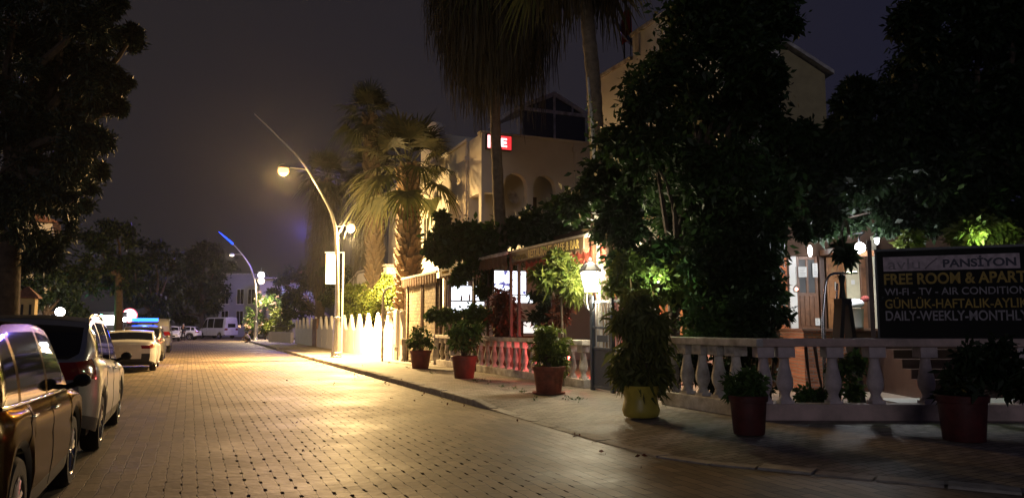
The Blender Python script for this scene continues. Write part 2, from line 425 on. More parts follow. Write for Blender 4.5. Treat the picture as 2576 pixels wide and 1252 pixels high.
# ================================================================== street lamps
def street_lamp(base, label, main_on, blue, prof_px, headA, headB, bases):
    n = D
    loc = Vector((base.x, base.y, .13))
    root = thing('street_lamp', label, 'street lamp', loc, A, 'arched street lamps along the pavement')
    def loc2(px, py):
        p = plane(px, py, loc, n) - loc; return (p.dot(N), 0, p.z)
    pts = [loc2(*q) for q in prof_px]
    pts = [(0, 0, .9), (0, 0, 2.4)] + pts
    # smooth the arch
    P = [Vector(p) for p in pts]; out = []
    for i in range(len(P) - 1):
        p0, p1, p2, p3 = P[max(i - 1, 0)], P[i], P[i + 1], P[min(i + 2, len(P) - 1)]
        for k in range(6):
            t = k / 6; out.append(.5 * ((2 * p1) + (p2 - p0) * t + (2 * p0 - 5 * p1 + 4 * p2 - p3) * t * t + (3 * p1 - p0 - 3 * p2 + p3) * t ** 3))
    out.append(P[-1]); nO = len(out)
    rad = [.125 - .105 * (i / (nO - 1)) ** .9 for i in range(nO)]
    cut = nO - 11 if blue else nO
    MB().tube(out[:cut + 1 if blue else nO], rad[:cut + 1 if blue else nO], 14).build('arched_pole', M['galv'], root, smooth=40)
    b = MB(); b.lathe([(.27, 0), (.27, .05), (.25, .07), (.25, .22), (.20, .25), (.19, .9), (.17, 1.4), (.15, 1.75), (.165, 1.77), (.165, 1.85), (.13, 1.87)], 16)
    for k in range(4): a = math.pi / 4 + k * math.pi / 2; b.lathe([(.03, .05), (.03, .12), (.012, .13)], 8, (.225 * math.cos(a), .225 * math.sin(a), 0))
    b.build('base_sleeve', M['galv'], root, smooth=35)
    MB().lathe([(.135, -.06), (.14, -.05), (.14, .05), (.135, .06)], 14, (0, 0, loc2(*prof_px[0])[2] - 2.0)).build('collar', M['galv'], root, smooth=40)
    if blue:
        tip = MB(); tip.tube(out[cut:], [.10 - .085 * i / (nO - cut - 1) for i in range(nO - cut)], 10)
        tip.build('light_strip', mat('blue_led_strip', (.01, .015, .1), .4, emit=(.006, .045, 1.0), es=6), root, smooth=60)
    def near(z): return min(out, key=lambda q: abs(q.z - z))
    ha = Vector(loc2(*headA)); q = near(ha.z + .05)
    a = MB(); a.tube([q, q + Vector((-.3, 0, .04)), ha + Vector((.3, 0, .07))], [.035, .03, .03], 8)
    a.build('lantern_arm', M['galv'], root, smooth=40)
    hd = MB(); hd.lathe([(.02, .20), (.10, .19), (.22, .12), (.27, .03), (.27, .0), (.24, -.0)], 18, ha, cap=True)
    h1 = hd.build('lantern_head', M['galv'], root, smooth=40)
    hb = Vector(loc2(*headB)); q = near(hb.z + .02)
    a = MB(); a.tube([q, q + Vector((.25, 0, .02)), hb + Vector((-.2, 0, .05))], [.03, .025, .025], 8)
    a.build('lantern_arm', M['galv'], root, smooth=40)
    hd = MB(); hd.lathe([(.02, .26), (.09, .25), (.16, .18), (.18, .12), (.17, .11)], 16, hb, cap=True)
    h2 = hd.build('lantern_head', M['galv'], root, smooth=40)
    return root, ha, hb, h1, h2

LB = W(22.54, 1.06)
lampR, HA, HB, h1, h2 = street_lamp(LB, 'tall arched grey street lamp with two yellow lanterns, standing by the white fence', True, False,
    [(848, 740), (846, 600), (838, 552), (826, 520), (790, 455), (755, 402), (700, 345), (640, 287)], (713, 424), (882, 570), None)
gA = mat('sodium_lantern_glass', (.8, .7, .5), .4, emit=(1, .42, .10), es=5); gB = mat('warm_lantern_glass', (.8, .75, .6), .4, emit=(1, .56, .20), es=5)
MB().ball(HA + Vector((0, 0, -.12)), .25, 18, sz=.9).build('lantern_globe', gA, h1, smooth=60)
MB().ball(HB + Vector((0, 0, -.06)), .21, 16, sz=1).build('lantern_globe', gB, h2, smooth=60)
# fractions: 0 = straight up, .5 = level, 1 = straight down
FANA = [(0, .02), (.42, .05), (.46, .12), (.5, .45), (.56, 1), (.62, .75), (.67, .45), (.78, .7), (1, .45)]
FANB = [(0, .02), (.28, .05), (.40, .07), (.5, .10), (.6, .22), (.75, .40), (.85, .7), (.93, 1), (1, 1.0)]
lamp_light('lantern_light', 'POINT', lampR, HA + Vector((0, 0, -.45)), (1, .58, .19), 8500, .2, fan=FANA)
lamp_light('lantern_light', 'POINT', lampR, HB + Vector((0, 0, -.40)), (1, .66, .27), 38000, .18, fan=FANB)

lamp2, HA2, HB2, h1, h2 = street_lamp(W(67.66, .91), 'far arched street lamp with a blue lit tip, beside the pink flowering bush', True, True,
    [(645, 790), (642, 720), (636, 690), (628, 668), (613, 645), (592, 620), (573, 602), (550, 583)], (583, 641), (657, 705), None)
MB().ball(HA2 + Vector((0, 0, -.05)), .2, 14, sz=.4).build('lantern_globe', glow('dim_lantern', (1, .85, .7), 6), h1, smooth=60)
MB().ball(HB2 + Vector((0, 0, -.05)), .3, 16).build('lantern_globe', glow('far_lantern', (1, .78, .45), 30), h2, smooth=60)
lamp_light('strip_light', 'POINT', lamp2, (4.4, 0, 11.2), (.24, .16, 1), 5500, .3)
lamp_light('lantern_light', 'POINT', lamp2, HB2 + Vector((0, 0, -.5)), (1, .76, .40), 7500, .2, fan=FANB)
lamp_light('lantern_light', 'POINT', lamp2, HA2 + Vector((0, 0, -.35)), (1, .72, .36), 1000, .2, fan=FANA)

# ================================================================== faint city glow from behind the camera
sl = bpy.data.lights.new('night_glow', 'SUN'); sl.energy = .17; sl.angle = R(16); sl.color = (.95, .9, 1.0)
so = bpy.data.objects.new('night_glow', sl); COL.objects.link(so); so.rotation_euler = (R(80), 0, R(-14)); so.location = (0, -20, 30)

def onT(px, py, t): p = plane(px, py, K + N * t, N); a, b = st(p); return a, p.z
def onS(px, py, s): p = plane(px, py, K + D * s, D); a, b = st(p); return b, p.z

def arch_wall(b, x0, x1, z0, z1, th, holes, y=0.0, mi=0):
    """wall along x, thickness th from y to y + th; holes: (xa, xb, zbottom, zspring, arched)"""
    xs = {x0, x1}
    for (a, c, zb, zs, arched) in holes:
        n = 16 if arched else 1
        for i in range(n + 1): xs.add(round(a + (c - a) * i / n, 5))
    xs = sorted(xs)
    def top(h, x):
        a, c, zb, zs, arched = h
        if not arched: return zs
        r = (c - a) / 2; u = (x - (a + c) / 2); return zs + math.sqrt(max(0, r * r - u * u))
    for i in range(len(xs) - 1):
        a, c = xs[i], xs[i + 1]; m = (a + c) / 2
        hh = [h for h in holes if h[0] < m < h[1]]
        spans = []
        if not hh: spans = [((z0, z0), (z1, z1))]
        else:
            h = hh[0]; ta, tc_ = top(h, a), top(h, c)
            if h[2] > z0 + 1e-4: spans.append(((z0, z0), (h[2], h[2])))
            spans.append(((ta, tc_), (z1, z1)))
            b.quad((a, y, ta), (c, y, tc_), (c, y + th, tc_), (a, y + th, ta), mi)
            if h[2] > z0 + 1e-4: b.quad((a, y, h[2]), (c, y, h[2]), (c, y + th, h[2]), (a, y + th, h[2]), mi)
        for (lo, hi) in spans:
            for yy in (y, y + th): b.quad((a, yy, lo[0]), (c, yy, lo[1]), (c, yy, hi[1]), (a, yy, hi[0]), mi)
    for (a, c, zb, zs, arched) in holes:
        for x in (a, c): b.quad((x, y, zb), (x, y + th, zb), (x, y + th, zs), (x, y, zs), mi)
    for x in (x0, x1): b.quad((x, y, z0), (x, y + th, z0), (x, y + th, z1), (x, y, z1), mi)
    b.quad((x0, y, z1), (x1, y, z1), (x1, y + th, z1), (x0, y + th, z1), mi)

def window(parent, c, w, h, axis, name='window', recess=.0, bars=1, mf=None, mg=None):
    """framed window whose outer face looks towards -axis ('x' or 'y')"""
    f = MB(); g = MB(); t = .06
    def bx(u0, u1, z0, z1, d0, d1, mb):
        if axis == 'y': mb.box2((c[0] + u0, c[1] + d0, c[2] + z0), (c[0] + u1, c[1] + d1, c[2] + z1))
        else: mb.box2((c[0] + d0, c[1] + u0, c[2] + z0), (c[0] + d1, c[1] + u1, c[2] + z1))
    bx(-w / 2, -w / 2 + t, 0, h, -.03, .05, f); bx(w / 2 - t, w / 2, 0, h, -.03, .05, f)
    bx(-w / 2 + t, w / 2 - t, 0, t, -.03, .05, f); bx(-w / 2 + t, w / 2 - t, h - t, h, -.03, .05, f)
    for k in range(bars): u = -w / 2 + w * (k + 1) / (bars + 1); bx(u - .025, u + .025, t, h - t, -.026, .045, f)
    bx(-w / 2 - .05, w / 2 + .05, -.06, 0, -.09, .04, f)
    o = f.build(name, mf or M['trim'], parent)
    bx(-w / 2 + t, w / 2 - t, t, h - t, -.005, .02, g); g.build('pane', mg or M['glass'], o)
    return o

def text(body, parent, loc, w, h, m, rot, name='lettering', thick=.003, bold=0.0, fitw=True):
    c = bpy.data.curves.new(name, 'FONT'); c.body = body; c.size = 1; c.extrude = thick; c.offset = bold
    c.align_x = 'CENTER'; c.align_y = 'CENTER'
    o = bpy.data.objects.new(name, c); COL.objects.link(o); c.materials.append(m)
    bpy.context.view_layer.update()
    dg = bpy.context.evaluated_depsgraph_get()
    me = bpy.data.meshes.new_from_object(o.evaluated_get(dg)); me.name = name
    co = np.zeros(len(me.vertices) * 3, dtype=np.float32); me.vertices.foreach_get('co', co); co = co.reshape(-1, 3)
    lo, hi = co.min(0), co.max(0)
    co[:, 0] = (co[:, 0] - (lo[0] + hi[0]) / 2) * w / (hi[0] - lo[0]); co[:, 1] = (co[:, 1] - (lo[1] + hi[1]) / 2) * h / (hi[1] - lo[1])
    me.vertices.foreach_set('co', co.ravel()); me.update()
    bpy.data.objects.remove(o)
    o = bpy.data.objects.new(name, me); COL.objects.link(o); o.location = loc; o.rotation_euler = rot; o.parent = parent
    return o

# ================================================================== arched main building
bd = thing('arched_building', 'cream building with an arched balcony and flat roof behind the palms', 'building', W(15.8, 5.7), A)
b = MB()
arch_wall(b, 0, 9.5, 3.7, 9.62, .3, [(.14, .86, 5.4, 7.12, False), (1.0, 2.08, 5.4, 7.5, True), (2.36, 3.44, 5.4, 7.5, True)])
b.build('front_wall', M['cream'], bd)
b = MB()
def side(b, y0, y1, z0, z1): b.box2((0, y0, z0), (.3, y1, z1))
side(b, .3, 1.55, 7.12, 9.615); side(b, .3, 1.55, 0, 5.4); side(b, 1.55, 16, 0, 9.62)
b.box2((.302, 15.7, 0), (9.5, 15.998, 9.6)); b.box2((9.2, .3, 0), (9.5, 15.7, 9.61))
b.box2((.3, 1.56, 0), (9.2, 1.8, 9.55)); b.box2((.3, .3, 5.15), (9.2, 1.56, 5.38)); b.box2((.3, 1.8, 9.2), (9.2, 15.7, 9.4)); b.box2((.3, .3, 9.2), (9.2, 1.56, 9.38))
b.box2((0, .0, 0), (9.5, .3, 1.0)); b.box2((-.10, 1.62, 9.63), (.36, 16.1, 9.75)); b.box2((-.06, -.06, 9.63), (9.56, .36, 9.72))
b.build('wall', M['cream'], bd)
# rounded raised parapet over the stair tower
b = MB(); yy0, yy1 = 5.9, 9.2
pr = [(yy0, 9.76)] + [(yy0 + (yy1 - yy0) * (.5 - .5 * math.cos(math.pi * i / 20)), 10.7 + 1.25 * math.sin(math.pi * i / 20)) for i in range(21)] + [(yy1, 9.76)]
b.prism(pr, .02, .32, axis='x'); b.box2((.322, yy0 + .1, 9.4), (3.2, yy1 - .1, 11.0)); b.build('curved_parapet', M['cream'], bd)
window(bd, (0, 7.9, 5.1), 1.0, 2.0, 'x', 'window'); window(bd, (0, 7.9, 7.5), .7, .5, 'x', 'vent_window', bars=0); window(bd, (0, 12.2, 5.6), 1.3, 1.4, 'x', 'window')
b = MB(); b.box2((2.62, 1.535, 5.4), (3.25, 1.57, 7.35)); b.build('door', M['dwood'], bd)
b = MB(); b.box2((1.28, 1.50, 6.9), (1.44, 1.555, 7.6)); b.build('small_window', M['trim'], bd)
b = MB(); b.box2((.3, -.012, 5.9), (.32, .0, 5.92)); 
b = MB(); b.tube([(-.08, 1.62, 3.5), (-.08, 1.62, 8.8)], .05, 8); b.tube([(-.08, 1.62, 8.8), (-.05, 1.62, 9.62)], .05, 8); b.box((-.09, 1.62, 8.85), (.24, .22, .16))
for z in (4.6, 6.0, 7.4): b.box((-.06, 1.62, z), (.1, .14, .04))
b.build('downpipe', M['wpaint'], bd, smooth=40)
b = MB(); b.tube([(4.35, -.07, 3.8), (4.35, -.07, 9.6)], .05, 8); b.box((4.35, -.07, 9.3), (.2, .14, .2)); b.build('downpipe', M['cream'], bd, smooth=40)
b = MB(); b.lathe([(.02, 0), (.2, .03), (.32, .1), (.34, .12)], 18); o = b.build('satellite_dish', M['wpaint'], bd, (1.88, 1.25, 7.2), smooth=40); o.rotation_euler = (R(70), 0, R(20))
# glazed roof room
b = MB(); rx0, rx1, ry = 3.2, 6.8, 3.2; ez, az_ = 11.85, 12.95; cx_ = (rx0 + rx1) / 2
for x in (rx0, cx_ - .05, rx1 - .1): b.box2((x, ry, 9.4), (x + .1, ry + .1, ez))
b.box2((rx0 - .15, ry - .02, ez), (rx1 + .15, ry + .12, ez + .16))
for sgn, xe in ((-1, rx0 - .25), (1, rx1 + .25)):
    b.prism([(cx_, az_), (cx_, az_ - .22), (xe, ez - .06), (xe, ez + .14)], ry - .04, ry + 3.6, axis='y') if sgn > 0 else b.prism([(cx_ - .001, az_ - .001), (xe, ez + .14), (xe, ez - .06), (cx_ - .001, az_ - .221)], ry - .04, ry + 3.6, axis='y')
b.box2((cx_ - .06, ry + .01, ez + .16), (cx_ + .06, ry + .09, az_ - .2)); b.box2((rx0, ry + .005, 10.55), (rx1, ry + .09, 10.63))
for x in (cx_ - 1.0, cx_ + 1.0): b.box2((x - .04, ry + .012, ez + .16), (x + .04, ry + .088, ez + .5))
rr = b.build('roof_room', M['wpaint'], bd)
g = MB(); g.box2((rx0 + .02, ry + .05, 9.4), (rx1 - .02, ry + .07, ez)); g.prism([(rx0, ez + .1), (rx1, ez + .1), (cx_, az_ - .15)], ry + .05, ry + .07); g.build('glazing', M['glass'], rr)

# red light box on the building
ls = thing('lightbox_sign', 'small glowing red light box sign with white lettering high on the cream building wall', 'sign', W(15.8, 5.7) + Vector((0, 0, 0)), A)
b = MB(); b.box2((.16, -.20, 8.93), (1.30, -.02, 9.57)); b.build('box', M['dark'], ls)
b = MB(); b.box2((.19, -.215, 8.96), (1.27, -.202, 9.54)); b.build('face', glow('red_sign_light', (1, .02, .035), 1.0), ls)
gw = glow('white_sign_light', (1, .95, .97), 2.6)
text('E', ls, (.93, -.222, 9.25), .26, .36, gw, (math.pi / 2, 0, 0), bold=.02)
MB().box2((.20, -.222, 8.99), (.30, -.218, 9.50)).build('stripe', gw, ls)

# ================================================================== white townhouse with stepped parapet on the right
tw = thing('stepped_townhouse', 'white townhouse with stepped parapet rising above the dark broadleaf tree', 'house', W(7.0, 7.6), A)
b = MB(); b.box2((0, -4.4, 4.2), (.3, 0, 10.9)); b.box2((.3, -.3, 0), (2.0, 0, 10.85)); b.box2((.3, -4.4, 10.3), (2.0, -.3, 10.5)); b.box2((1.7, -4.4, 0), (2.0, -.3, 10.8)); b.box2((.3, -4.4, 0), (1.7, -4.1, 10.85)); b.box2((0, 0.002, 0), (2.0, 2.4, 10.15)); b.box2((0, -4.4, 0), (.3, 0, 1.0))
b.build('wall', M['white'], tw)
b = MB(); b.box2((-.08, -4.5, 10.9), (.4, .06, 11.02)); b.box2((-.08, .07, 10.15), (.4, 2.45, 10.27)); b.box2((.06, -.42, 10.16), (-.05, -.22, 10.88)); b.build('coping', M['wpaint'], tw)
# ground floor wall with openings lit from inside the awning
b = MB(); b.box2((.04, -4.35, 1.0), (.28, -3.9, 4.2)); b.box2((.04, -2.4, 1.0), (.28, 0, 4.2)); b.build('ground_floor_wall', mat('ochre_wall', (.45, .28, .13), .8, bump=.3), tw)
window(tw, (.12, -3.15, 1.02), 1.4, 2.8, 'x', 'window', mf=M['wood'])
window(tw, (0, -3.2, 6.2), 1.2, 1.5, 'x')

# rooftop satellite dishes and flag on the lower step
def dish(name, label, c, r, rzz, grp=None):
    t = thing(name, label, 'satellite dish', c, rzz, grp)
    b = MB(); b.tube([(0, 0, 0), (0, 0, 1.0)], .03, 8); b.tube([(0, .1, .9), (0, -.5, .75), (0, -.62, .95)], .018, 6); b.box((0, -.62, 1.0), (.08, .12, .1)); b.build('mast', M['dark'], t, smooth=40)
    b = MB(); b.lathe([(.01, 0), (r * .5, .04 * r), (r * .85, .13 * r), (r, .2 * r), (r * .99, .22 * r), (r * .5, .08 * r), (.01, .03 * r)], 24, cap=False)
    o = b.build('reflector', M['dark'] if grp is None else M['galv'], t, (0, .05, 1.05), smooth=50); o.rotation_euler = (R(58), 0, 0)
    return t
dish('satellite_dish', 'large dark mesh satellite dish on the townhouse roof', W(8.0, 7.9, 10.27), .62, R(60))
dish('satellite_dish', 'dark satellite dish beside the gabled roof room of the cream building', W(19.5, 12.9, 9.75), .75, R(10))
fl = thing('flag', 'red flag hanging from a thin pole on the townhouse roof step', 'flag', W(7.35, 7.75, 10.27), A)
MB().tube([(0, 0, 0), (0, 0, 1.9)], .02, 6).build('pole', M['dark'], fl)
b = MB(); n = 10
vs = []; fs = []
for j in range(9):
    for i in range(n + 1): u = i / n; v = j / 8; vs.append((.02 + .05 * math.sin(u * 9 + v * 2), .02 + u * .62 * (1 - .25 * v), 1.85 - v * .95 - .25 * u * u))
for j in range(8):
    for i in range(n): a = j * (n + 1) + i; fs.append((a, a + 1, a + n + 2, a + n + 1))
b.add(vs, fs).build('cloth', mat('red_flag_cloth', (.35, .02, .03), .8), fl, smooth=60, fix=False)

# yellowish gabled house behind the big trees
gh = thing('gabled_house', 'ochre gable end of a house showing between the dark tree crowns', 'house', at(1985, 818, 24.5) * 1, R(8))
gh.location.z = 0
b = MB(); b.prism([(-1.6, 0), (1.6, 0), (1.6, 10.0), (.1, 10.9), (-1.6, 9.8)], 0, 7); b.build('wall', mat('ochre_render', (.42, .35, .19), .85, bump=.3), gh)
b = MB(); b.prism([(-1.8, 9.75), (.1, 10.95), (1.8, 9.95), (1.8, 10.07), (.1, 11.08), (-1.8, 9.88)], -.25, 7.2); b.build('roof', M['wpaint'], gh)
window(gh, (.1, 0, 6.2), .9, 1.2, 'y')

# ================================================================== restaurant: balustrade, awnings, bar
def baluster_mesh(name, h, r):
    b = MB(); q = r * 1.02
    b.box2((-q, -q, h - .17), (q, q, h)); b.box2((-q * .8, -q * .8, 0), (q * .8, q * .8, .05))
    prof = [(.78, .05), (.8, .07), (.62, .11), (.56, .15), (.70, .20), (.92, .27), (1.0, .34), (.97, .41), (.85, .50), (.70, .60), (.60, .70), (.56, .76), (.62, .79), (.56, .80)]
    z1 = (h - .17)
    b.lathe([(r * a, .05 + (z1 - .05) * (z - .05) / .75) for a, z in prof], 16)
    return b
def put(me_ob, parent, loc, rz=0):
    o = me_ob.copy(); COL.objects.link(o); o.parent = parent; o.location = loc; o.rotation_euler = (0, 0, rz); return o

bl = thing('balustrade', 'grey and white balustrade with close slim balusters glowing red under the restaurant awning', 'balustrade', W(2.6, 3.45, .13), A)
b = MB(); b.box2((-.13, 0, 0), (.13, 11.7, .2)); b.build('base_wall', M['wpaint'], bl, bevel=.012)
b = MB(); b.box2((-.17, 0, 1.0), (.17, 11.8, 1.12)); b.build('rail', M['wpaint'], bl, bevel=.015)
bm0 = baluster_mesh('baluster', .8, .105).build('baluster', M['wpaint'], bl, (0, .25, .2), smooth=50)
for i in range(1, 20): put(bm0, bl, (0, .25 + .58 * i, .2))
b = MB(); b.box2((-.2, 11.72, 0), (.2, 12.1, .12)); b.lathe([(.17, .12), (.2, .3), (.16, .5), (.13, .75), (.17, .88)], 4, (0, 11.91, 0)); b.box2((-.2, 11.72, .88), (.2, 12.1, 1.13)); b.build('end_pier', M['wpaint'], bl, bevel=.01)

br = thing('balustrade', 'pinkish white balustrade with bulky wide-spaced balusters curving round the street corner', 'balustrade', W(-3.72, 3.13, .13), 0)
cw = W(-3.72, 3.13)
p_a = W(-1.15, 3.08) - cw; p_b = Vector((9.5, -.25, 0))
def seg_box(b, p, q, w, z0, z1, mi=0):
    d = (q - p); L = d.length; a = math.atan2(d.y, d.x); c = (p + q) / 2
    b.box((c.x, c.y, (z0 + z1) / 2), (L, w, z1 - z0), a, mi)
b = MB(); seg_box(b, p_a, Vector((0, -.13, 0)), .3, 0, .25); b.build('base_wall', M['wpaint'], br, bevel=.015)
b = MB(); seg_box(b, Vector((-.15, 0, 0)), p_b, .3, 0, .252); b.build('base_wall', M['pinkpaint'], br, bevel=.015)
b = MB(); seg_box(b, p_a, Vector((0, -.16, 0)), .36, 1.135, 1.262); b.build('rail', M['wpaint'], br, bevel=.02)
b = MB(); seg_box(b, Vector((-.18, 0, 0)), p_b, .36, 1.137, 1.265); b.build('rail', M['pinkpaint'], br, bevel=.02)
bm1 = baluster_mesh('baluster', .89, .128)
ob = None
def bal(loc, rz, m):
    o = bm1.build('baluster', m, br, loc, rz, smooth=50); return o
ba = bal(Vector((0, 0, .248)) + p_a * .93, A, M['wpaint'])
for f in (.76, .59, .42, .25): put(ba, br, Vector((0, 0, .248)) + p_a * f, A)
pinkbal = mat('pinkish_grey_paint', (.50, .42, .43), .75, var=.25, scale=6, bump=.3)
bb_ = bal((.0, 0, .25), 0, pinkbal)
xs_ = []
for px in (1973, 2093, 2198, 2325, 2449, 2562, 2680, 2800):
    p = plane(px, 960, Vector((0, cw.y, 0)), Vector((0, 1, 0))); put(bb_, br, (p.x - cw.x, -.02 * (p.x - cw.x), .25))

# metal gate
gt = thing('metal_gate', 'narrow dark blue metal gate with pale bars below the bright lantern', 'gate', W(2.15, 3.3, .13), A + math.pi / 2)
# local x runs along the street towards the far end; the gate spans x from -1.75 to .1
b = MB()
for x in (-.02, -.92, -1.72): b.box2((x - .05, -.04, 0), (x + .05, .04, 2.15 if x > -1 else 1.95))
for x0, x1 in ((-.87, -.07), (-1.67, -.97)):
    for z in (.08, .95, 1.42, 2.0): b.box2((x0, -.025, z - .03), (x1, .025, z + .03))
b.build('frame', M['navy'], gt, bevel=.006)
b = MB(); b.box2((-.87, -.012, .11), (-.07, .012, .92)); b.box2((-1.67, -.012, .11), (-.97, .012, .92)); b.box2((-.7, -.014, 1.1), (-.25, .014, 1.25)); b.build('panel', M['navy'], gt)
b = MB()
for k in range(5): x = -.20 - k * .135; b.tube([(x, 0, .98), (x, 0, 1.97)], .013, 6)
for k in range(4): x = -1.1 - k * .14; b.tube([(x, 0, .98), (x, 0, 1.97)], .013, 6)
b.build('bars', mat('pale_bars', (.55, .57, .6), .5), gt, smooth=40)
MB().box2((-.84, -.07, 1.05), (-.80, -.03, 1.2)).build('handle', M['galv'], gt)

# gate lanterns
def lantern(label, loc, s, col, es, power):
    t = thing('gate_lantern', label, 'lantern', loc, 0, 'bright lanterns over the gate')
    b = MB(); b.tube([(0, 0, -.45 * s), (0, 0, -.05 * s)], .02 * s + .008, 8)
    for k in range(4):
        a = k * math.pi / 2 + .4; c, q = math.cos(a), math.sin(a)
        b.tube([(0, 0, -.38 * s), (.10 * s * c, .10 * s * q, -.30 * s), (.15 * s * c, .15 * s * q, -.16 * s), (.12 * s * c, .12 * s * q, -.03 * s)], .011 * s + .003, 5)
    b.build('bracket', M['dark'], t, smooth=40)
    b = MB()
    for k in range(6):
        a = k * math.pi / 3; c, q = math.cos(a), math.sin(a); b.tube([(.11 * s * c, .11 * s * q, -.02), (.19 * s * c, .19 * s * q, .36 * s)], .010 * s, 5)
    b.lathe([(.21 * s, .36 * s), (.22 * s, .38 * s), (.12 * s, .50 * s), (.05 * s, .54 * s), (.03 * s, .6 * s), (.001, .63 * s)], 6)
    b.build('cage', M['dark'], t)
    b = MB(); b.lathe([(.095 * s, 0), (.17 * s, .34 * s), (.16 * s, .35 * s)], 12); b.build('glass', mat('lantern_glass', (.8, .8, .75), .4, emit=col, es=es), t, smooth=50)
    lamp_light('bulb_light', 'POINT', t, (0, 0, -.12 * s), col, power * .4, .12)
    lamp_light('bulb_light', 'POINT', t, (0, 0, .72 * s), col, power * .6, .15)
    return t
lantern('bright lantern on the gate post, the larger of two, glaring white', at(1485, 733, 17.4), 1.25, (1, .86, .58), 60, 480)
lantern('smaller bright lantern just behind the glaring gate lantern', at(1511, 703, 18.6), .62, (1, .86, .58), 50, 260)

# awnings
def awning(label, s0, s1, z, signed):
    t = thing('awning', label, 'awning', W(s0, 3.35), A, 'brown awnings along the restaurant front')
    L = s1 - s0
    b = MB(); n = 12
    vs = []; fs = []
    for j in range(7):
        for i in range(n + 1): u = i / n; v = j / 6; vs.append((.02 + v * 2.4, u * L, z + .02 + v * .62 - .05 * math.sin(math.pi * v) + .012 * math.sin(u * 40)))
    for j in range(6):
        for i in range(n): a = j * (n + 1) + i; fs.append((a, a + 1, a + n + 2, a + n + 1))
    k = len(vs); vs += [(x, y, zz + .012) for x, y, zz in vs]; fs += [tuple(q + k for q in reversed(f)) for f in fs]
    b.add(vs, fs); b.build('canopy', M['awn'], t, smooth=60, fix=False)
    b = MB(); b.box2((-.05, 0, z - .02), (.03, L, z + .07)); b.build('front_bar', M['wpaint'], t, bevel=.01)
    def valance(x, z0, dep, step, m, nm):
        b = MB(); vs = []; fs = []; nn = max(8, int(L / .03))
        for i in range(nn + 1):
            y = L * i / nn; sc = abs(math.sin(math.pi * y / step)); xx = x + .018 * math.sin(y * 17)
            vs += [(xx, y, z0), (xx + .01, y, z0 - dep - .10 * sc), (xx + .012, y, z0), (xx + .022, y, z0 - dep - .10 * sc)]
        for i in range(nn): a = i * 4; fs += [(a, a + 4, a + 5, a + 1), (a + 2, a + 3, a + 7, a + 6), (a + 1, a + 5, a + 7, a + 3)]
        b.add(vs, fs).build(nm, m, t, smooth=60, fix=False)
    valance(-.03, z - .03, .26, .30, M['awn'], 'valance')
    if signed: valance(.42, z - .16, .30, .34, M['awnred'], 'inner_valance')
    for y in ([.1, L * .5, L - .1] if L > 4.2 else [.1, L - .1]): MB().box2((.12, y - .04, .14), (.2, y + .04, z)).build('post', M['dwood'], t)
    return t, L
aw, L = awning('long brown awning carrying the gold restaurant lettering beside the lantern', 2.3, 6.95, 3.70, True)
awning('brown awning with faded lettering half buried in vines', 7.35, 13.9, 3.72, False)
awning('short brown awning in front of the stone cladding by the lit palm trunk', 14.3, 19.5, 3.62, False)
rs_ = thing('restaurant_sign', 'long brown fascia board lettered in gold for restaurant, cafe and bar', 'sign', W(2.35, 3.31), A)
b = MB(); b.box2((-.09, .02, 3.40), (-.062, 4.4, 3.69)); b.build('board', mat('brown_board', (.085, .05, .025), .7, var=.2), rs_)
rt = (math.pi / 2, 0, -math.pi / 2)
text('CAFE & BAR', rs_, (-.093, .92, 3.545), 1.35, .22, M['gold'], rt, bold=.012)
text('RESTAURANT', rs_, (-.093, 2.47, 3.545), 1.45, .22, M['gold'], rt, bold=.012)
b = MB()                                                     # flowing script, too blurred in the photograph to read
pts = [(-.094, 4.28 - .018 * i - .02 * math.sin(i * .9), 3.52 + .055 * math.sin(i * 1.35) * (1.6 if i % 9 == 0 else 1)) for i in range(52)]
b.tube(pts, .010, 5); b.build('script_lettering', M['gold'], rs_)
sg = thing('small_sign', 'small dull board with faded lettering on the vine covered awning', 'sign', W(11.2, 3.31), A)
b = MB(); b.box2((-.09, 0, 3.40), (-.062, 2.3, 3.68)); b.build('board', mat('faded_board', (.16, .12, .07), .8), sg)
b = MB()
for k in range(2):
    pts = [(-.094, 2.1 - k * 1.05 - .016 * i, 3.53 + .045 * math.sin(i * 1.5 + k)) for i in range(48)]
    b.tube(pts, .009, 5)
b.build('lettering', M['gold'], sg)

# bar at the back of the terrace
bar = thing('back_bar', 'white backlit bar shelves with bottles at the end of the terrace', 'bar shelves', W(14.05, 3.75, .14), A)
b = MB(); b.box2((-.05, .02, 0), (3.6, .25, 3.75)); b.build('panel', M['wpaint'], bar)
lit = glow('shelf_backlight', (.82, .90, 1.0), 2.6)
b = MB()
for x0, x1, z0, z1 in ((.02, 1.42, 1.70, 2.36), (.02, 1.42, 2.42, 2.95), (.02, .75, 3.0, 3.4), (1.85, 3.5, 2.36, 2.66)): b.box2((x0, .0, z0), (x1, .015, z1))
b.build('lit_panel', lit, bar)
b = MB()
for z in (1.66, 2.38, 2.97, 3.42): b.box2((0, -.28, z - .02), (1.48, .0, z + .012))
b.box2((.9, -.25, 1.66), (.94, 0, 3.42)); b.box2((-.03, -.28, .9), (0, 0, 3.42)); b.build('shelves', M['dwood'], bar)
bcol = [mat('dark_bottle', (.02, .05, .02), .1), mat('amber_bottle', (.18, .07, .02), .1), mat('clear_bottle', (.5, .55, .55), .1)]
for z in (1.675, 2.395, 2.985):
    for k in range(8):
        if rnd.random() < .2: continue
        x = .1 + k * .17 + rnd.uniform(-.03, .03); h = rnd.uniform(.24, .36)
        if .86 < x < .98: continue
        b = MB(); b.lathe([(.036, 0), (.038, .02), (.038, h * .6), (.014, h * .75), (.014, h)], 8)
        o = b.build('bottle', rnd.choice(bcol), None, W(14.05, 3.75, .14) + N * x + D * (-.14) + Vector((0, 0, z)), smooth=50)
        tag(o, 'bottle standing on the backlit bar shelves', 'bottle', 'bottles on the bar shelves')
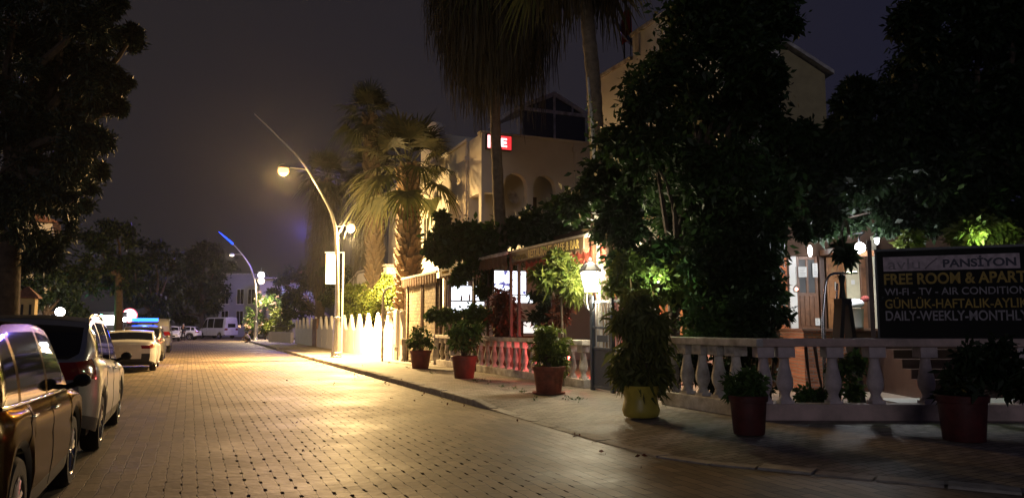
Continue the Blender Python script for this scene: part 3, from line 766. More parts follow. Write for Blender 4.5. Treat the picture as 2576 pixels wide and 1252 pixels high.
tv = thing('television', 'wide bright white screen hanging beside the bar shelves', 'television', at(1241, 742, 23.7), A)
b = MB(); b.box2((0, 0, 0), (1.14, .07, .80)); b.build('case', M['black'], tv, bevel=.01)
for x in (.25, .89): MB().tube([(x, .04, .80), (x, .04, 1.55)], .014, 6).build('hanger', M['dark'], tv)
scr = bpy.data.materials.new('screen_picture'); scr.use_nodes = True; t = scr.node_tree; bs = t.nodes['Principled BSDF']
c_ = t.nodes.new('ShaderNodeTexCoord'); v_ = t.nodes.new('ShaderNodeTexNoise'); v_.inputs['Scale'].default_value = 4.5; t.links.new(c_.outputs['Object'], v_.inputs['Vector'])
r_ = t.nodes.new('ShaderNodeValToRGB'); t.links.new(v_.outputs['Fac'], r_.inputs['Fac']); r_.color_ramp.elements[0].position = .40; r_.color_ramp.elements[0].color = (.05, .05, .16, 1); r_.color_ramp.elements[1].position = .47; r_.color_ramp.elements[1].color = (.85, .88, 1, 1)
t.links.new(r_.outputs[0], bs.inputs['Emission Color']); bs.inputs['Emission Strength'].default_value = 3.0; bs.inputs['Base Color'].default_value = (0, 0, 0, 1)
b = MB(); b.box2((.03, -.006, .03), (1.11, -.002, .77)); b.build('screen', scr, tv)
mb = thing('menu_board', 'small pale lit menu panel standing on the bar counter', 'menu board', W(13.05, 6.35, 1.27), A)
b = MB(); b.box2((0, 0, 0), (.66, .05, .5)); b.build('frame', M['dwood'], mb); b = MB(); b.box2((.04, -.006, .04), (.62, -.002, .46)); b.build('sheet', glow('lit_menu', (.95, .95, .9), 1.0), mb)
ct = thing('bar_counter', 'wooden bar counter with a pale top in front of the lit shelves', 'counter', W(12.9, 3.9, .14), A)
b = MB(); b.box2((0, 0, 0), (3.4, .5, 1.06)); b.build('body', M['wood'], ct); b = MB(); b.box2((-.06, -.08, 1.062), (3.46, .56, 1.12)); b.build('top', M['wpaint'], ct, bevel=.01)
# rear wall of the covered terrace and its red and warm lamps
cb = thing('curtain', 'bright orange curtain hanging beside the gate lantern', 'curtain', W(3.6, 4.6, 0), A)
b = MB(); vs = []; fs = []
for i in range(41): u = i / 40; vs += [(u * .55, .04 * math.sin(u * 30), 2.35), (u * .55, .05 * math.sin(u * 30 + .4), 3.35)]
for i in range(40): a = 2 * i; fs.append((a, a + 2, a + 3, a + 1))
b.add(vs, fs).build('cloth', mat('orange_cloth', (.55, .25, .04), .8), cb, smooth=60, fix=False); MB().tube([(-.1, 0, 3.37), (.7, 0, 3.37)], .02, 6).build('rod', M['dark'], cb)
cm = thing('column', 'tan plastered column holding the terrace roof right of the orange curtain', 'column', W(2.6, 5.1, .14), A)
b = MB(); b.box2((-.22, -.22, 0), (.22, .22, 3.9)); b.build('shaft', M['cream'], cm, bevel=.02); b = MB(); b.box2((-.28, -.28, 0), (.28, .28, .18)); b.box2((-.27, -.27, 3.9), (.27, .27, 4.05)); b.build('plinth', M['cream'], cm)
rl = thing('red_floor_lamp', 'small red lamp glowing low behind the balustrade', 'lamp', W(5.6, 4.5, .14), A)
b = MB(); b.lathe([(.11, 0), (.11, .02), (.03, .04), (.03, .45)], 12); b.build('stand', M['dark'], rl, smooth=40)
MB().ball((0, 0, .52), .09, 12).build('globe', glow('red_globe', (1, .05, .04), 30), rl, smooth=60); lamp_light('red_light', 'POINT', rl, (0, 0, .75), (1, .10, .09), 130, .08)
for k, (s_, t_) in enumerate(((9.0, 5.3), (5.6, 5.6))):
    o = thing('hanging_lamp', ['red shaded lamp hanging under the awning near the bar', 'red shaded lamp hanging under the awning near the gate'][k], 'lamp', W(s_, t_, 3.2), A, 'red hanging lamps under the awnings')
    b = MB(); b.tube([(0, 0, .1), (0, 0, .95)], .008, 5); b.lathe([(.14, -.1), (.12, .02), (.04, .1), (.03, .12)], 14, cap=False); b.build('shade', M['awnred'], o, smooth=50)
    MB().ball((0, 0, -.05), .06, 10).build('bulb', glow('warm_bulb', (1, .55, .35), 22), o, smooth=60); lamp_light('lamp_glow', 'POINT', o, (0, 0, -.2), (1, .45, .30), 9, .08)
oa = thing('orange_awning', 'orange red striped awning glowing behind the leaves of the big tree', 'awning', W(.6, 6.2), A)
b = MB(); b.prism([(0, 3.3), (.02, 3.24), (1.4, 4.1), (1.38, 4.16)], 0, 5.0); b.build('canopy', mat('orange_awning_cloth', (.55, .20, .08), .8), oa)
b = MB(); vs = []; fs = []
for i in range(121): y = 5.0 * i / 120; vs += [(-.01, y, 3.27), (.0, y, 2.98 - .09 * abs(math.sin(y * 9)))]
for i in range(120): a = 2 * i; fs.append((a, a + 2, a + 3, a + 1))
b.add(vs, fs).build('valance', M['awnred'], oa, fix=False)
for k, y in enumerate((5.1, 7.6)):
    o = thing('wall_lamp', ['warm wall lamp under the orange awning, nearer the pansion door', 'warm wall lamp under the orange awning, nearer the gate'][k], 'lamp', W(-2.2 + y, 7.35, 2.9), A)
    b = MB(); b.tube([(.22, 0, 0), (0, 0, 0), (-.05, 0, .06)], .015, 6); b.build('bracket', M['dark'], o); MB().ball((-.06, 0, .12), .08, 12).build('globe', glow('amber_globe', (1, .6, .25), 18), o, smooth=60)
    lamp_light('lamp_glow', 'POINT', o, (-.22, 0, .15), (1, .50, .22), 34, .08)

tro = thing('terrace_roof', 'flat dark roof covering the back of the restaurant terrace', 'roof', W(2.2, 5.55, 4.36), A)
b = MB(); b.box2((0, 0, 0), (3.6, 13.4, .12)); b.build('slab', M['dwood'], tro); b = MB(); b.box2((-.02, 0, -.12), (.08, 13.4, -.002)); b.build('edge_beam', M['dwood'], tro)
# stone clad wall with dark posts
sw = thing('stone_wall', 'stone clad wall with thin dark posts under the short awning', 'wall', W(14.75, 3.5, .13), A)
b = MB(); b.box2((0, 0, 0), (.22, 4.75, 3.3))
o = b.build('cladding', M['stone'], sw)
for px in (1024, 1061, 1094, 1120): s_ = onT(px, 800, 3.45)[0] - 14.75; MB().box2((-.05, s_ - .035, 0), (-.002, s_ + .035, 3.168)).build('post', M['dwood'], sw)
b = MB(); b.box2((-.052, 0, 3.17), (-.001, 4.75, 3.25)); b.build('top_rail', M['dwood'], sw)
# the cladding runs along y: turn the brick pattern to stand on the wall
for m, ro in ((M['stone'], (R(-90), R(-90), 0)), (M['brick'], (R(-90), 0, 0))):
    for nn in m.node_tree.nodes:
        if nn.type == 'MAPPING': nn.inputs['Rotation'].default_value = ro

# utility cabinet and pipe
uc = thing('utility_cabinet', 'tall white utility cabinet standing on a concrete pedestal beside the fence', 'cabinet', gp(1001, 905, .13), A)
b = MB(); b.box2((-.16, -.28, .55), (.22, .30, 2.12)); b.build('body', M['white'], uc, bevel=.015); b = MB(); b.box2((-.12, -.22, .0), (.16, .22, .55)); b.build('pedestal', M['kerb'], uc)
b = MB(); b.box2((-.172, -.22, .65), (-.162, .24, 2.02)); dr = b.build('door', M['trim'], uc); MB().box2((-.19, .16, 1.3), (-.173, .20, 1.42)).build('handle', M['dark'], dr)
cbo = thing('concrete_bollard', 'short concrete post with a square cap beside the white cabinet', 'bollard', gp(1016, 908, .13), A)
b = MB(); b.lathe([(.15, 0), (.15, .05), (.10, .12), (.10, .62), (.13, .68)], 14); b.build('shaft', M['kerb'], cbo, smooth=40); b = MB(); b.box2((-.15, -.15, .68), (.15, .15, .92)); b.build('cap', M['kerb'], cbo, bevel=.01)
pp = thing('vent_pipe', 'thin pale pipe with a curved top standing against the overlit fence', 'pipe', gp(961, 908, .13), A)
b = MB(); b.tube([(0, 0, 0), (0, 0, 2.7), (.06, .0, 2.9), (.2, 0, 3.02), (.36, 0, 3.0)], .045, 10); b.build('tube', M['wpaint'], pp, smooth=50); b = MB()
for z in (.5, 1.5, 2.4): b.box((.0, 0, z), (.12, .12, .04))
b.build('clamps', M['galv'], pp)

# scalloped fence
fn = thing('scalloped_fence', 'long white wall with tall pointed peaks between scooped dips, lit by the street lamp', 'fence', W(17.7, 2.92, .13), A)
b = MB(); per = 2.15; nn = 560; Lf = 35.0; ph0 = (onT(946, 850, 2.92)[0] - 17.7) % per; vs = []; fs = []
def ftop(y):
    u = abs((((y - ph0) / per) + .5) % 1 - .5) * 2                      # 0 at a peak, 1 in the dip
    return 1.22 + .72 * max(0, 1 - max(0, (u - .10) / .72)) ** 2.0
gaps = [(onT(797, 830, 2.92)[0] - 17.7, onT(786, 830, 2.92)[0] - 17.7)]
for i in range(nn + 1):
    y = Lf * i / nn; z = ftop(y); vs += [(0, y, 0), (0, y, z), (.16, y, z), (.16, y, 0)]
for i in range(nn):
    y = Lf * (i + .5) / nn
    a = i * 4
    if gaps[0][0] < y < gaps[0][1]: continue
    fs += [(a, a + 4, a + 5, a + 1), (a + 1, a + 5, a + 6, a + 2), (a + 2, a + 6, a + 7, a + 3)]
fs += [(0, 1, 2, 3), (nn * 4, nn * 4 + 3, nn * 4 + 2, nn * 4 + 1)]
b.add(vs, fs).build('wall_panel', M['white'], fn)
b = MB(); b.box2((-.03, gaps[0][0] + .05, 0), (.12, gaps[0][1] - .05, 1.95)); b.build('gate_leaf', M['wood'], fn)
for k in range(1, 12):
    y = (k + .5) * per + ph0 - per
    if 0 < y < Lf: MB().box2((-.012, y - .03, 0), (-.002, y + .03, ftop(y) - .04)).build('joint', M['wpaint'], fn)
fin = None
for k in range(0, 15):
    y = k * per + ph0
    o = MB().ball((0, 0, 0), .085, 14); 
    if fin is None: o = fin = o.build('globe_finial', M['white'], fn, (.08, y, 2.0), smooth=60)
    else: put(fin, fn, (.08, y, 2.0))

# light box on a post behind the fence
lb = thing('banner_lightbox', 'white and red lit vertical sign hanging from a post by the street lamp', 'sign', W(25.6, 3.6, .12), A)
b = MB(); pz = [plane(q[0], q[1], W(25.6, 3.6), D) - W(25.6, 3.6) for q in ((864, 640), (817, 640), (820, 645), (840, 720))]
xa = [q.dot(N) for q in pz]; za = [q.z for q in pz]
b.tube([(xa[0], 0, 0), (xa[0], 0, za[0])], .05, 8); b.tube([(xa[0], 0, za[0] - .02), (xa[1], 0, za[1] - .02)], .035, 8); b.build('post', M['galv'], lb, smooth=40)
b = MB(); b.box2((xa[2], -.08, za[3]), (xa[3] + .06, .08, za[2])); b.build('case', M['trim'], lb)
b = MB(); b.box2((xa[2] + .09, -.092, za[3] + .1), (xa[3] - .02, -.082, za[2] - .02)); b.box2((xa[2] + .02, -.092, za[3] + .015), (xa[3] + .04, -.082, za[3] + .09)); b.build('face', glow('white_lightbox', (1, .97, 1), 3.2), lb)
b = MB(); b.box2((xa[2] + .01, -.092, za[3] + .1), (xa[2] + .085, -.082, za[2] - .02)); b.box2((xa[3] - .015, -.092, za[3] + .1), (xa[3] + .05, -.082, za[2] - .02)); b.build('border', glow('red_lightbox', (1, .03, .07), 1.3), lb)

# white outbuilding, planter wall and railings further along
ow = thing('outbuilding', 'low white outbuilding showing between the palm trunks behind the fence', 'building', W(28, 4.7, .1), A)
b = MB(); b.prism([(0, 0), (11, 0), (11, 4.2), (7.5, 4.85), (0, 4.75)], 0, 3.2, axis='x'); b.build('wall', M['white'], ow); b = MB(); b.prism([(-.1, 4.78), (7.5, 4.88), (11.1, 4.22), (11.1, 4.32), (7.5, 4.98), (-.1, 4.88)], -.12, 3.3, axis='x'); b.build('coping', M['wpaint'], ow)
pw = thing('planter_wall', 'low cream planter wall below the flowering bush', 'planter', W(53.2, 2.75, .1), 0)
b = MB(); pts = [W(53.2, 2.75), W(55.5, 2.5), W(57.8, 2.0), W(59.6, 1.55), W(60.3, 1.9), W(60.4, 3.0)]
for i in range(5): seg_box(b, pts[i] - pts[0], pts[i + 1] - pts[0], .24, 0, .92 - .002 * i)
b.build('wall', M['cream'], pw)
b = MB()
for i in range(3):
    d = pts[i + 1] - pts[i]
    for k in range(10): q = pts[i] + d * (k / 10) - pts[0]; b.tube([(q.x, q.y, .9), (q.x, q.y, 1.5)], .018, 5)
    b.tube([pts[i] - pts[0] + Vector((0, 0, 1.45)), pts[i + 1] - pts[0] + Vector((0, 0, 1.45))], .02, 5)
b.build('railing', M['dark'], pw)
gpv = thing('garden_pavilion', 'small dark roofed shelter behind the far part of the fence', 'shelter', W(41, 5.2, .12), A)
b = MB(); b.box2((-.2, -.2, 2.35), (3, 4.2, 2.5)); b.prism([(-.4, 2.52), (3.2, 2.52), (1.4, 3.2)], -.4, 4.4); b.build('roof', M['tile'], gpv)
for x in (0, 2.8):
    for y in (0, 2, 4): MB().box2((x - .06, y - .06, 0), (x + .06, y + .06, 2.349)).build('post', M['dwood'], gpv)

# ================================================================== houses at the end of the street
fb = thing('apartment_block', 'pale apartment block tinted by blue light, with tall windows at the end of the street', 'building', at(598, 818, 108), R(14)); fb.location.z = 0
mbw = mat('blue_lit_render', (.40, .40, .46), .85, var=.1, scale=.5)  # blue light falling on the wall is put into the render colour
b = MB(); b.box2((-2.7, 0, 0), (2.4, 10, 8.8)); b.build('wall', mbw, fb); b = MB(); b.box2((2.42, .2, 0), (3.4, 8, 9.3)); b.build('stair_tower', M['white'], fb)
b = MB(); b.box2((-2.9, -.2, 8.82), (2.4, 10.2, 9.0)); b.build('roof_slab', M['wpaint'], fb)
for z in (1.5, 4.6):
    for x in (-1.8, .2, 1.7): window(fb, (x, 0, z), 1.0, 2.2, 'y')
hb = thing('balcony_house', 'two storey house with lit balcony and flat white canopy behind the flowering bush', 'house', at(700, 818, 98), R(20)); hb.location.z = 0
b = MB(); b.box2((-1.5, 0, 0), (5.4, 9, 4.6)); b.box2((-2.4, 1.2, 4.602), (-.2, 9, 7.6)); b.box2((-.198, 2.4, 4.602), (5.4, 9, 7.3)); b.build('wall', M['white'], hb)
b = MB(); b.box2((-2.9, -.6, 7.62), (.6, 9, 7.75)); b.build('canopy', M['trim'], hb); b = MB(); b.prism([(.6, 7.32), (5.9, 7.32), (5.9, 7.5), (3.3, 9.0), (.6, 8.2)], 1.6, 9.2); b.build('roof', M['tile'], hb)
b = MB(); b.box2((-1.6, -1.0, 4.2), (5.4, 0, 4.35))
for k in range(24): b.box2((-1.55 + k * .3, -.98, 4.35), (-1.5 + k * .3, -.94, 5.2))
b.box2((-1.6, -1.0, 5.2), (5.4, -.92, 5.27)); b.build('balcony', M['wpaint'], hb)
gb = glow('dim_blue_pane', (.25, .35, .8), .35)
for x in (1.0, 2.8, 4.4): window(hb, (x, 2.4, 5.0), 1.3, 1.9, 'y', mg=gb)
window(hb, (.5, 0, 1.2), 1.2, 1.6, 'y'); window(hb, (3, 0, 1.2), 1.2, 1.6, 'y')
wl = thing('porch_lamp', 'bright white porch lamp glowing under the flat canopy of the far house', 'lamp', at(657, 692, 98.4), 0)
MB().ball((0, 0, 0), .42, 14).build('globe', glow('porch_glow', (1, .96, .9), 14), wl, smooth=60); MB().tube([(0, 0, .3), (0, 0, 1.0)], .04, 6).build('rod', M['dark'], wl); lamp_light('porch_light', 'POINT', wl, (0, -.8, .1), (1, .95, .9), 520, .3)
hl = thing('pale_house', 'pale house wall glimpsed through the leaves of the dark roadside tree', 'house', at(20, 818, 42), R(30)); hl.location.z = 0
b = MB(); b.box2((-7, 0, 0), (1.8, 8, 7.4)); b.build('wall', M['white'], hl); b = MB(); b.prism([(-7.4, 7.42), (2.2, 7.42), (-2.6, 9.6)], -.4, 8.4); b.build('roof', M['tile'], hl)
for x in (-5, -1.2): window(hl, (x, 0, 4.4), 1.1, 1.5, 'y')
gpw = thing('gate_pillar', 'yellow lit gate pillar with tiled cap and wall behind the nearest parked cars', 'gate pillar', at(64, 818, 22), A); gpw.location.z = .1
ymat = mat('yellow_lit_plaster', (.55, .42, .20), .85, bump=.3)  # cream plaster with the yellow lamplight put into its colour
b = MB(); b.box2((-.24, -.24, 0), (.24, .24, 2.28)); b.build('pillar', ymat, gpw); b = MB(); b.lathe([(.46, 2.28), (.46, 2.32), (.04, 2.62), (.001, 2.64)], 4); o = b.build('cap', M['tile'], gpw); o.rotation_euler.z = R(45)
b = MB(); b.box2((-3.6, -.1, 0), (-.242, .1, 1.9)); b.build('wall', ymat, gpw); b = MB(); b.box2((.1, -.252, .5), (.16, -.242, 2.1)); b.box2((-.1, -.252, .5), (-.04, -.242, 2.1)); b.build('slot', M['black'], gpw)

# lamps and lit shops on the far left
def globe_lamp(label, px, py, Y, r, col, es, power, grp):
    p = at(px, py, Y); t = thing('globe_lamp', label, 'lamp', (p.x, p.y, .1), 0, grp)
    MB().tube([(0, 0, 0), (0, 0, p.z - .1 - r)], .04, 8).build('post', M['dark'], t, smooth=40); MB().ball((0, 0, p.z - .1), r, 14).build('globe', mat('globe_glass', (.8, .8, .8), .4, emit=col, es=es), t, smooth=60)
    if power: lamp_light('globe_light', 'POINT', t, (0, 0, p.z + r + .1), col, power, .2)
globe_lamp('glaring white globe lamp above the roof of the silver parked car', 151, 784, 38, .22, (1, .88, .74), 30, 90, 'globe lamps across the street')
globe_lamp('smaller white globe lamp left of the lit kiosk', 240, 798, 58, .24, (1, .96, .9), 22, 40, 'globe lamps across the street')
globe_lamp('small white globe lamp right of the lit kiosk', 314, 803, 60, .18, (.9, .92, 1), 22, 0, 'globe lamps across the street')
ks = thing('lit_kiosk', 'glaring white lit kiosk front beyond the parked cars', 'kiosk', at(282, 818, 62), A); ks.location.z = .1
b = MB(); b.box2((-.95, 0, 0), (.95, 2.2, 2.50)); b.build('body', M['dark'], ks); b = MB(); b.box2((-.75, -.012, 1.55), (.75, -.002, 2.30)); b.build('window', glow('kiosk_light', (1, .96, .9), 7), ks); b = MB(); b.box2((-1.05, -.3, 2.52), (1.05, 2.3, 2.6)); b.build('roof', M['dark'], ks)
lamp_light('kiosk_light', 'POINT', ks, (0, -1.4, 2.0), (1, .95, .9), 60, .3)
rsn = thing('round_sign', 'round glowing white sign with a red rim behind the police car', 'sign', at(326, 793, 66), A * .6)
b = MB(); b.lathe([(.52, -.05), (.52, .05)], 28); o = b.build('face', glow('round_sign_white', (.96, .93, 1), 8), rsn); o.rotation_euler = (math.pi / 2, 0, 0)
b = MB(); b.lathe([(.53, -.07), (.62, -.07), (.62, .07), (.53, .07)], 28, cap=False); o = b.build('rim', glow('round_sign_red', (1, .05, .12), 2.0), rsn); o.rotation_euler = (math.pi / 2, 0, 0)
MB().tube([(0, .12, -2.4), (0, .12, 0)], .05, 8).build('post', M['dark'], rsn)
gl = thing('green_garden_lamp', 'small green lamp lighting the shrubs across the street', 'lamp', at(255, 795, 50), 0)
MB().ball((0, 0, 0), .12, 10).build('globe', glow('green_glow', (.2, 1, .5), 12), gl, smooth=60); MB().tube([(0, 0, -2), (0, 0, -.1)], .03, 6).build('post', M['dark'], gl); lamp_light('green_light', 'POINT', gl, (0, -.3, .2), (.2, 1, .5), 45, .1)

# ================================================================== vehicles
def paint(name, col, metal=.5, rough=.3): return mat(name, col, rough, metal, var=.12, scale=2.5, coat=.5)
def smoothprof(pts, ys, sig):
    pts = sorted(pts); z = np.interp(ys, [p[0] for p in pts], [p[1] for p in pts])
    k = int(sig * 3 / (ys[1] - ys[0])) + 1; t = np.arange(-k, k + 1) * (ys[1] - ys[0]); g = np.exp(-.5 * (t / sig) ** 2); g /= g.sum()
    return np.convolve(np.pad(z, k, mode='edge'), g, 'valid')
def loft_car(root, S):
    L, Wd = S['L'], S['W'] / 2; n = int(L / .03); ys = np.linspace(-L / 2, L / 2, n)
    top = smoothprof(S['top'], ys, .045); belt = smoothprof(S['belt'], ys, .06)
    top = np.maximum(top, belt + .02)
    dend = np.minimum(ys + L / 2, L / 2 - ys)
    pl = S.get('plan', .22); plan = 1 - pl * np.clip(1 - dend / S.get('pr', .6), 0, 1) ** 2.4
    zb = np.full(n, S.get('sill', .22)); zb = zb + S.get('lift', .14) * np.clip(1 - dend / .7, 0, 1) ** 1.5
    rw = S['wr']; Ra = rw + .055
    for yw in S['wheels']:
        q = Ra ** 2 - (ys - yw) ** 2; zb = np.where(q > 0, np.maximum(zb, rw + np.sqrt(np.maximum(q, 0))), zb)
    zb = np.minimum(zb, belt - .12)
    vv = [(0, .955), (.06, .97), (.18, .985), (.34, 1.0), (.5, 1.0), (.62, .992), (.72, .997), (.8, .992), (.88, .975), (.95, .955), (1, .93)]
    uu = [.05, .12, .28, .45, .62, .78, .90, 1.0]; cc = [.93, .72, .5, .25, 0]
    rows = []
    for v, k in vv: rows.append((Wd * k * plan, zb + v * (belt - zb)))
    h = top - belt; wb = Wd * .93 * plan; cr = np.minimum(.05, .4 * h); tsd = top - cr
    wr = wb - S.get('tumble', .27) * h - np.clip(.12 - h, 0, .1)
    wr = np.maximum(wr, wb * .55)
    for u in uu: rows.append((wb + (wr - wb) * u + .03 * math.sin(math.pi * u) * np.minimum(1, h * 2), belt + u * (tsd - belt)))
    for c in cc: rows.append((wr * c, tsd + cr * (1 - c * c)))
    nr = len(rows); nl = len(vv); nu = len(uu)
    X = np.array([r[0] for r in rows]); Z = np.array([r[1] for r in rows])
    full = 2 * nr - 1; V = np.zeros((n, full, 3))
    for j in range(nr): V[:, j] = np.stack([-X[j], ys, Z[j]], 1); V[:, full - 1 - j] = np.stack([X[j], ys, Z[j]], 1)
    # round the ends a little in profile
    bul = S.get('bulge', .05)
    for i in range(n):
        d = dend[i]
        if d < .35:
            sgn = -1 if ys[i] < 0 else 1; x = V[i, :, 0] / max(Wd, 1e-3); V[i, :, 1] += -sgn * bul * (x ** 2) * (1 - d / .35)
    Q = []; mi = []
    g0, g1 = S['glass']; pil = S.get('pillars', [])
    for i in range(n - 1):
        ym = (ys[i] + ys[i + 1]) / 2; hm = (h[i] + h[i + 1]) / 2
        for j in range(full - 1):
            jj = j if j < nr - 1 else full - 2 - j          # row index from the bottom
            m = 0
            if nl - 1 <= jj < nl + nu - 1:
                u0 = jj - (nl - 1)
                if g0 < ym < g1 and hm > .10 and 1 <= u0 <= 6 and not any(a < ym < c for a, c in pil): m = 1
            elif jj >= nl + nu - 1:
                for (a, c) in S['screens']:
                    if a < ym < c and jj >= nl + nu: m = 1
            for (k, y0, y1, r0, r1) in S.get('side_patch', []):
                if y0 < ym < y1 and r0 <= jj < r1: m = k
            if jj == 0 or (jj == 1 and S.get('clad')): m = 3
            a = i * full + j; Q.append((a, a + full, a + full + 1, a + 1)); mi.append(m)
    V = V.reshape(-1, 3); base = len(V); extra = []
    fr = [-1, -.62, -.3, .3, .62, 1]
    for end, i in ((-1, 0), (1, n - 1)):
        idx = []
        for j in range(nr):
            r = []
            for f in fr:
                if f == -1: r.append(i * full + j)
                elif f == 1: r.append(i * full + full - 1 - j)
                else:
                    x = X[j][i] * f; r.append(base + len(extra)); extra.append((x, ys[i] + end * 0 - (-1 if end < 0 else 1) * bul * (x / Wd) ** 2 + end * .02 * (1 - f * f), Z[j][i]))
            idx.append(r)
        for j in range(nr - 1):
            for q in range(len(fr) - 1):
                m = 0
                for (k, e_, r0, r1, q0, q1) in S.get('cap_patch', []):
                    if e_ == end and r0 <= j < r1 and q0 <= min(q, 4 - q) <= q1: m = k
                f = (idx[j][q], idx[j][q + 1], idx[j + 1][q + 1], idx[j + 1][q]); Q.append(f if end < 0 else f[::-1]); mi.append(m)
    V = np.vstack([V, np.array(extra)]); Q = np.array(Q); mi = np.array(mi); cx = V[Q].mean(1)
    def part(sel, name, m):
        if not sel.any(): return None
        q = Q[sel]; u, inv = np.unique(q, return_inverse=True)
        o = np_mesh(name, V[u], inv.reshape(q.shape), m, root); o.data.polygons.foreach_set('use_smooth', [True] * len(o.data.polygons)); o.data.set_sharp_from_angle(angle=R(38)); return o
    part(mi == 0, 'body', S['paint'])
    part((mi == 1) & (cx[:, 0] < 0) & (np.abs(cx[:, 0]) > .0) & (cx[:, 2] < 9) & np.isin(np.arange(len(Q)) % 1, [0]) & (np.abs(cx[:, 0]) > wr.max() * .97), 'side_glass', M['carglass'])
    part((mi == 1) & (cx[:, 0] > wr.max() * .97), 'side_glass', M['carglass'])
    inner = (mi == 1) & (np.abs(cx[:, 0]) <= wr.max() * .97)
    part(inner & (cx[:, 1] > 0), 'windscreen', M['carglass']); part(inner & (cx[:, 1] <= 0), 'rear_window', M['carglass'])
    for k, nm, m in ((2, 'tail_lamp', M['tail']), (4, 'headlight', M['head'])):
        part((mi == k) & (cx[:, 0] < 0), nm, m); part((mi == k) & (cx[:, 0] > 0), nm, m)
    part(mi == 3, 'sill_trim', M['plastic']); part(mi == 5, 'bumper_insert', M['plastic'])
    # underside and wheel housings
    b = MB(); b.box2((-Wd * .86, -L / 2 + .25, S.get('sill', .22) + .02), (Wd * .86, L / 2 - .25, .5)); b.build('underbody', M['black'], root)
    # wheels
    for yw in S['wheels']:
        for sx in (-1, 1):
            w = .21; prof = [(rw * .62, -w / 2), (rw * .93, -w / 2), (rw, -w / 2 + .03), (rw, w / 2 - .03), (rw * .93, w / 2), (rw * .62, w / 2)]
            t = MB(); t.lathe(prof, 28, cap=False); t.lathe([(rw * .6, -.02), (rw * .6, .0)], 24)
            o = t.build('wheel', M['rubber'], root, (sx * (Wd - w / 2 - .025), yw, rw), smooth=40); o.rotation_euler = (0, sx * math.pi / 2, 0)
            r = MB(); r.lathe([(rw * .62, w / 2 - .01), (rw * .66, w / 2 + .004), (rw * .60, w / 2 - .02), (rw * .56, .02)], 28, cap=False)
            for k in range(S.get('spokes', 5)):
                a = 2 * math.pi * k / S.get('spokes', 5)
                for da in (-.16, .16):
                    p = Vector((math.cos(a), math.sin(a), 0)); p2 = Vector((math.cos(a + da), math.sin(a + da), 0))
                    r.tube([p * .05 + Vector((0, 0, w / 2 - .03)), p2 * rw * .6 + Vector((0, 0, w / 2 - .025))], [.028, .022], 5)
            r.lathe([(.001, w / 2 - .012), (.055, w / 2 - .015), (.06, w / 2 - .05)], 14, cap=False); r.build('rim', M['alloy'], o, smooth=40)
    # mirrors, handles, plate
    zm = np.interp(S['mirror'], ys, belt); xm = np.interp(S['mirror'], ys, wb)
    for sx in (-1, 1):
        b = MB(); b.ball((sx * (xm + .14), S['mirror'], zm + .09), .08, 12); vs = b.v; b.v = [(x, S['mirror'] + (y - S['mirror']) * .55, zm + .09 + (z - zm - .09) * .8) for x, y, z in vs]
        b.tube([(sx * (xm - .03), S['mirror'] + .03, zm + .01), (sx * (xm + .10), S['mirror'], zm + .06)], .03, 6); b.build('mirror', S.get('mirror_mat', S['paint']), root, smooth=60)
        for yh in S.get('handles', []):
            zz = np.interp(yh, ys, belt) - .09; xx = np.interp(yh, ys, wb) * 1.045
            b = MB(); b.tube([(sx * (xx - .005), yh - .11, zz), (sx * (xx + .03), yh - .08, zz), (sx * (xx + .03), yh + .08, zz), (sx * (xx - .005), yh + .11, zz)], .014, 6); b.build('door_handle', S.get('handle_mat', M['chrome']), root, smooth=60)
        for yd in S.get('seams', []):
            b = MB(); z0, z1 = np.interp(yd, ys, zb) + .04, np.interp(yd, ys, belt) - .01; pts = []
            for k in range(14):
                f = k / 13; zz = z0 + (z1 - z0) * f; v = (zz - np.interp(yd, ys, zb)) / (np.interp(yd, ys, belt) - np.interp(yd, ys, zb))
                pts.append((sx * (np.interp(v, [q[0] for q in vv], [q[1] for q in vv]) * Wd * np.interp(yd, ys, plan) - .002), yd, zz))
            b.tube(pts, .006, 4); b.build('door_seam', M['black'], root)
        if S.get('chrome'):
            pts = [(sx * (np.interp(y, ys, wb) + .004), y, np.interp(y, ys, belt) + .012) for y in np.linspace(g0, g1, 40)]; MB().tube(pts, .013, 6).build('belt_trim', M['chrome'], root, smooth=60)
        if S.get('rails'):
            a_, c_ = S['rails']; yy = np.linspace(a_, c_, 16); pts = [(sx * (np.interp(y, ys, wr) - .02), y, np.interp(y, ys, tsd) + .05 * math.sin(math.pi * min(1, (k + .3) / 3)) if False else np.interp(y, ys, tsd) + .045) for k, y in enumerate(yy)]
            pts = [(pts[0][0], pts[0][1] - .05, pts[0][2] - .05)] + pts + [(pts[-1][0], pts[-1][1] + .05, pts[-1][2] - .05)]; MB().tube(pts, .016, 6).build('roof_rail', M['galv'], root, smooth=60)
    zp = S.get('plate', .75); b = MB(); b.box((0, -L / 2 - .025, zp), (.52, .012, .12)); b.build('number_plate', mat('plate_white', (.7, .7, .7), .5), root)
    return dict(ys=ys, top=top, belt=belt)

M['carglass'] = mat('tinted_car_glass', (.006, .007, .009), .05, var=.02, spec=.22)
M['tail'] = mat('red_lamp_lens', (.20, .008, .010), .12, coat=1.0, var=.05)
M['head'] = mat('headlight_lens', (.55, .57, .6), .08, .3, coat=1.0, var=.05)
M['plastic'] = mat('black_plastic_trim', (.018, .018, .019), .55)
silver = paint('silver_paint', (.24, .24, .245), .45, .32); white = paint('white_car_paint', (.70, .70, .70), 0.0, .3); bronze = mat('dark_bronze_paint', (.045, .039, .031), .22, 1.0, var=.08, scale=2, coat=.05, spec=.3); bronze.node_tree.nodes['Principled BSDF'].inputs['Specular Tint'].default_value = (.36, .33, .29, 1)
vanwhite = paint('van_white_paint', (.74, .74, .76), 0, .35); darkpol = paint('dark_silver_paint', (.14, .14, .15), .6, .3)

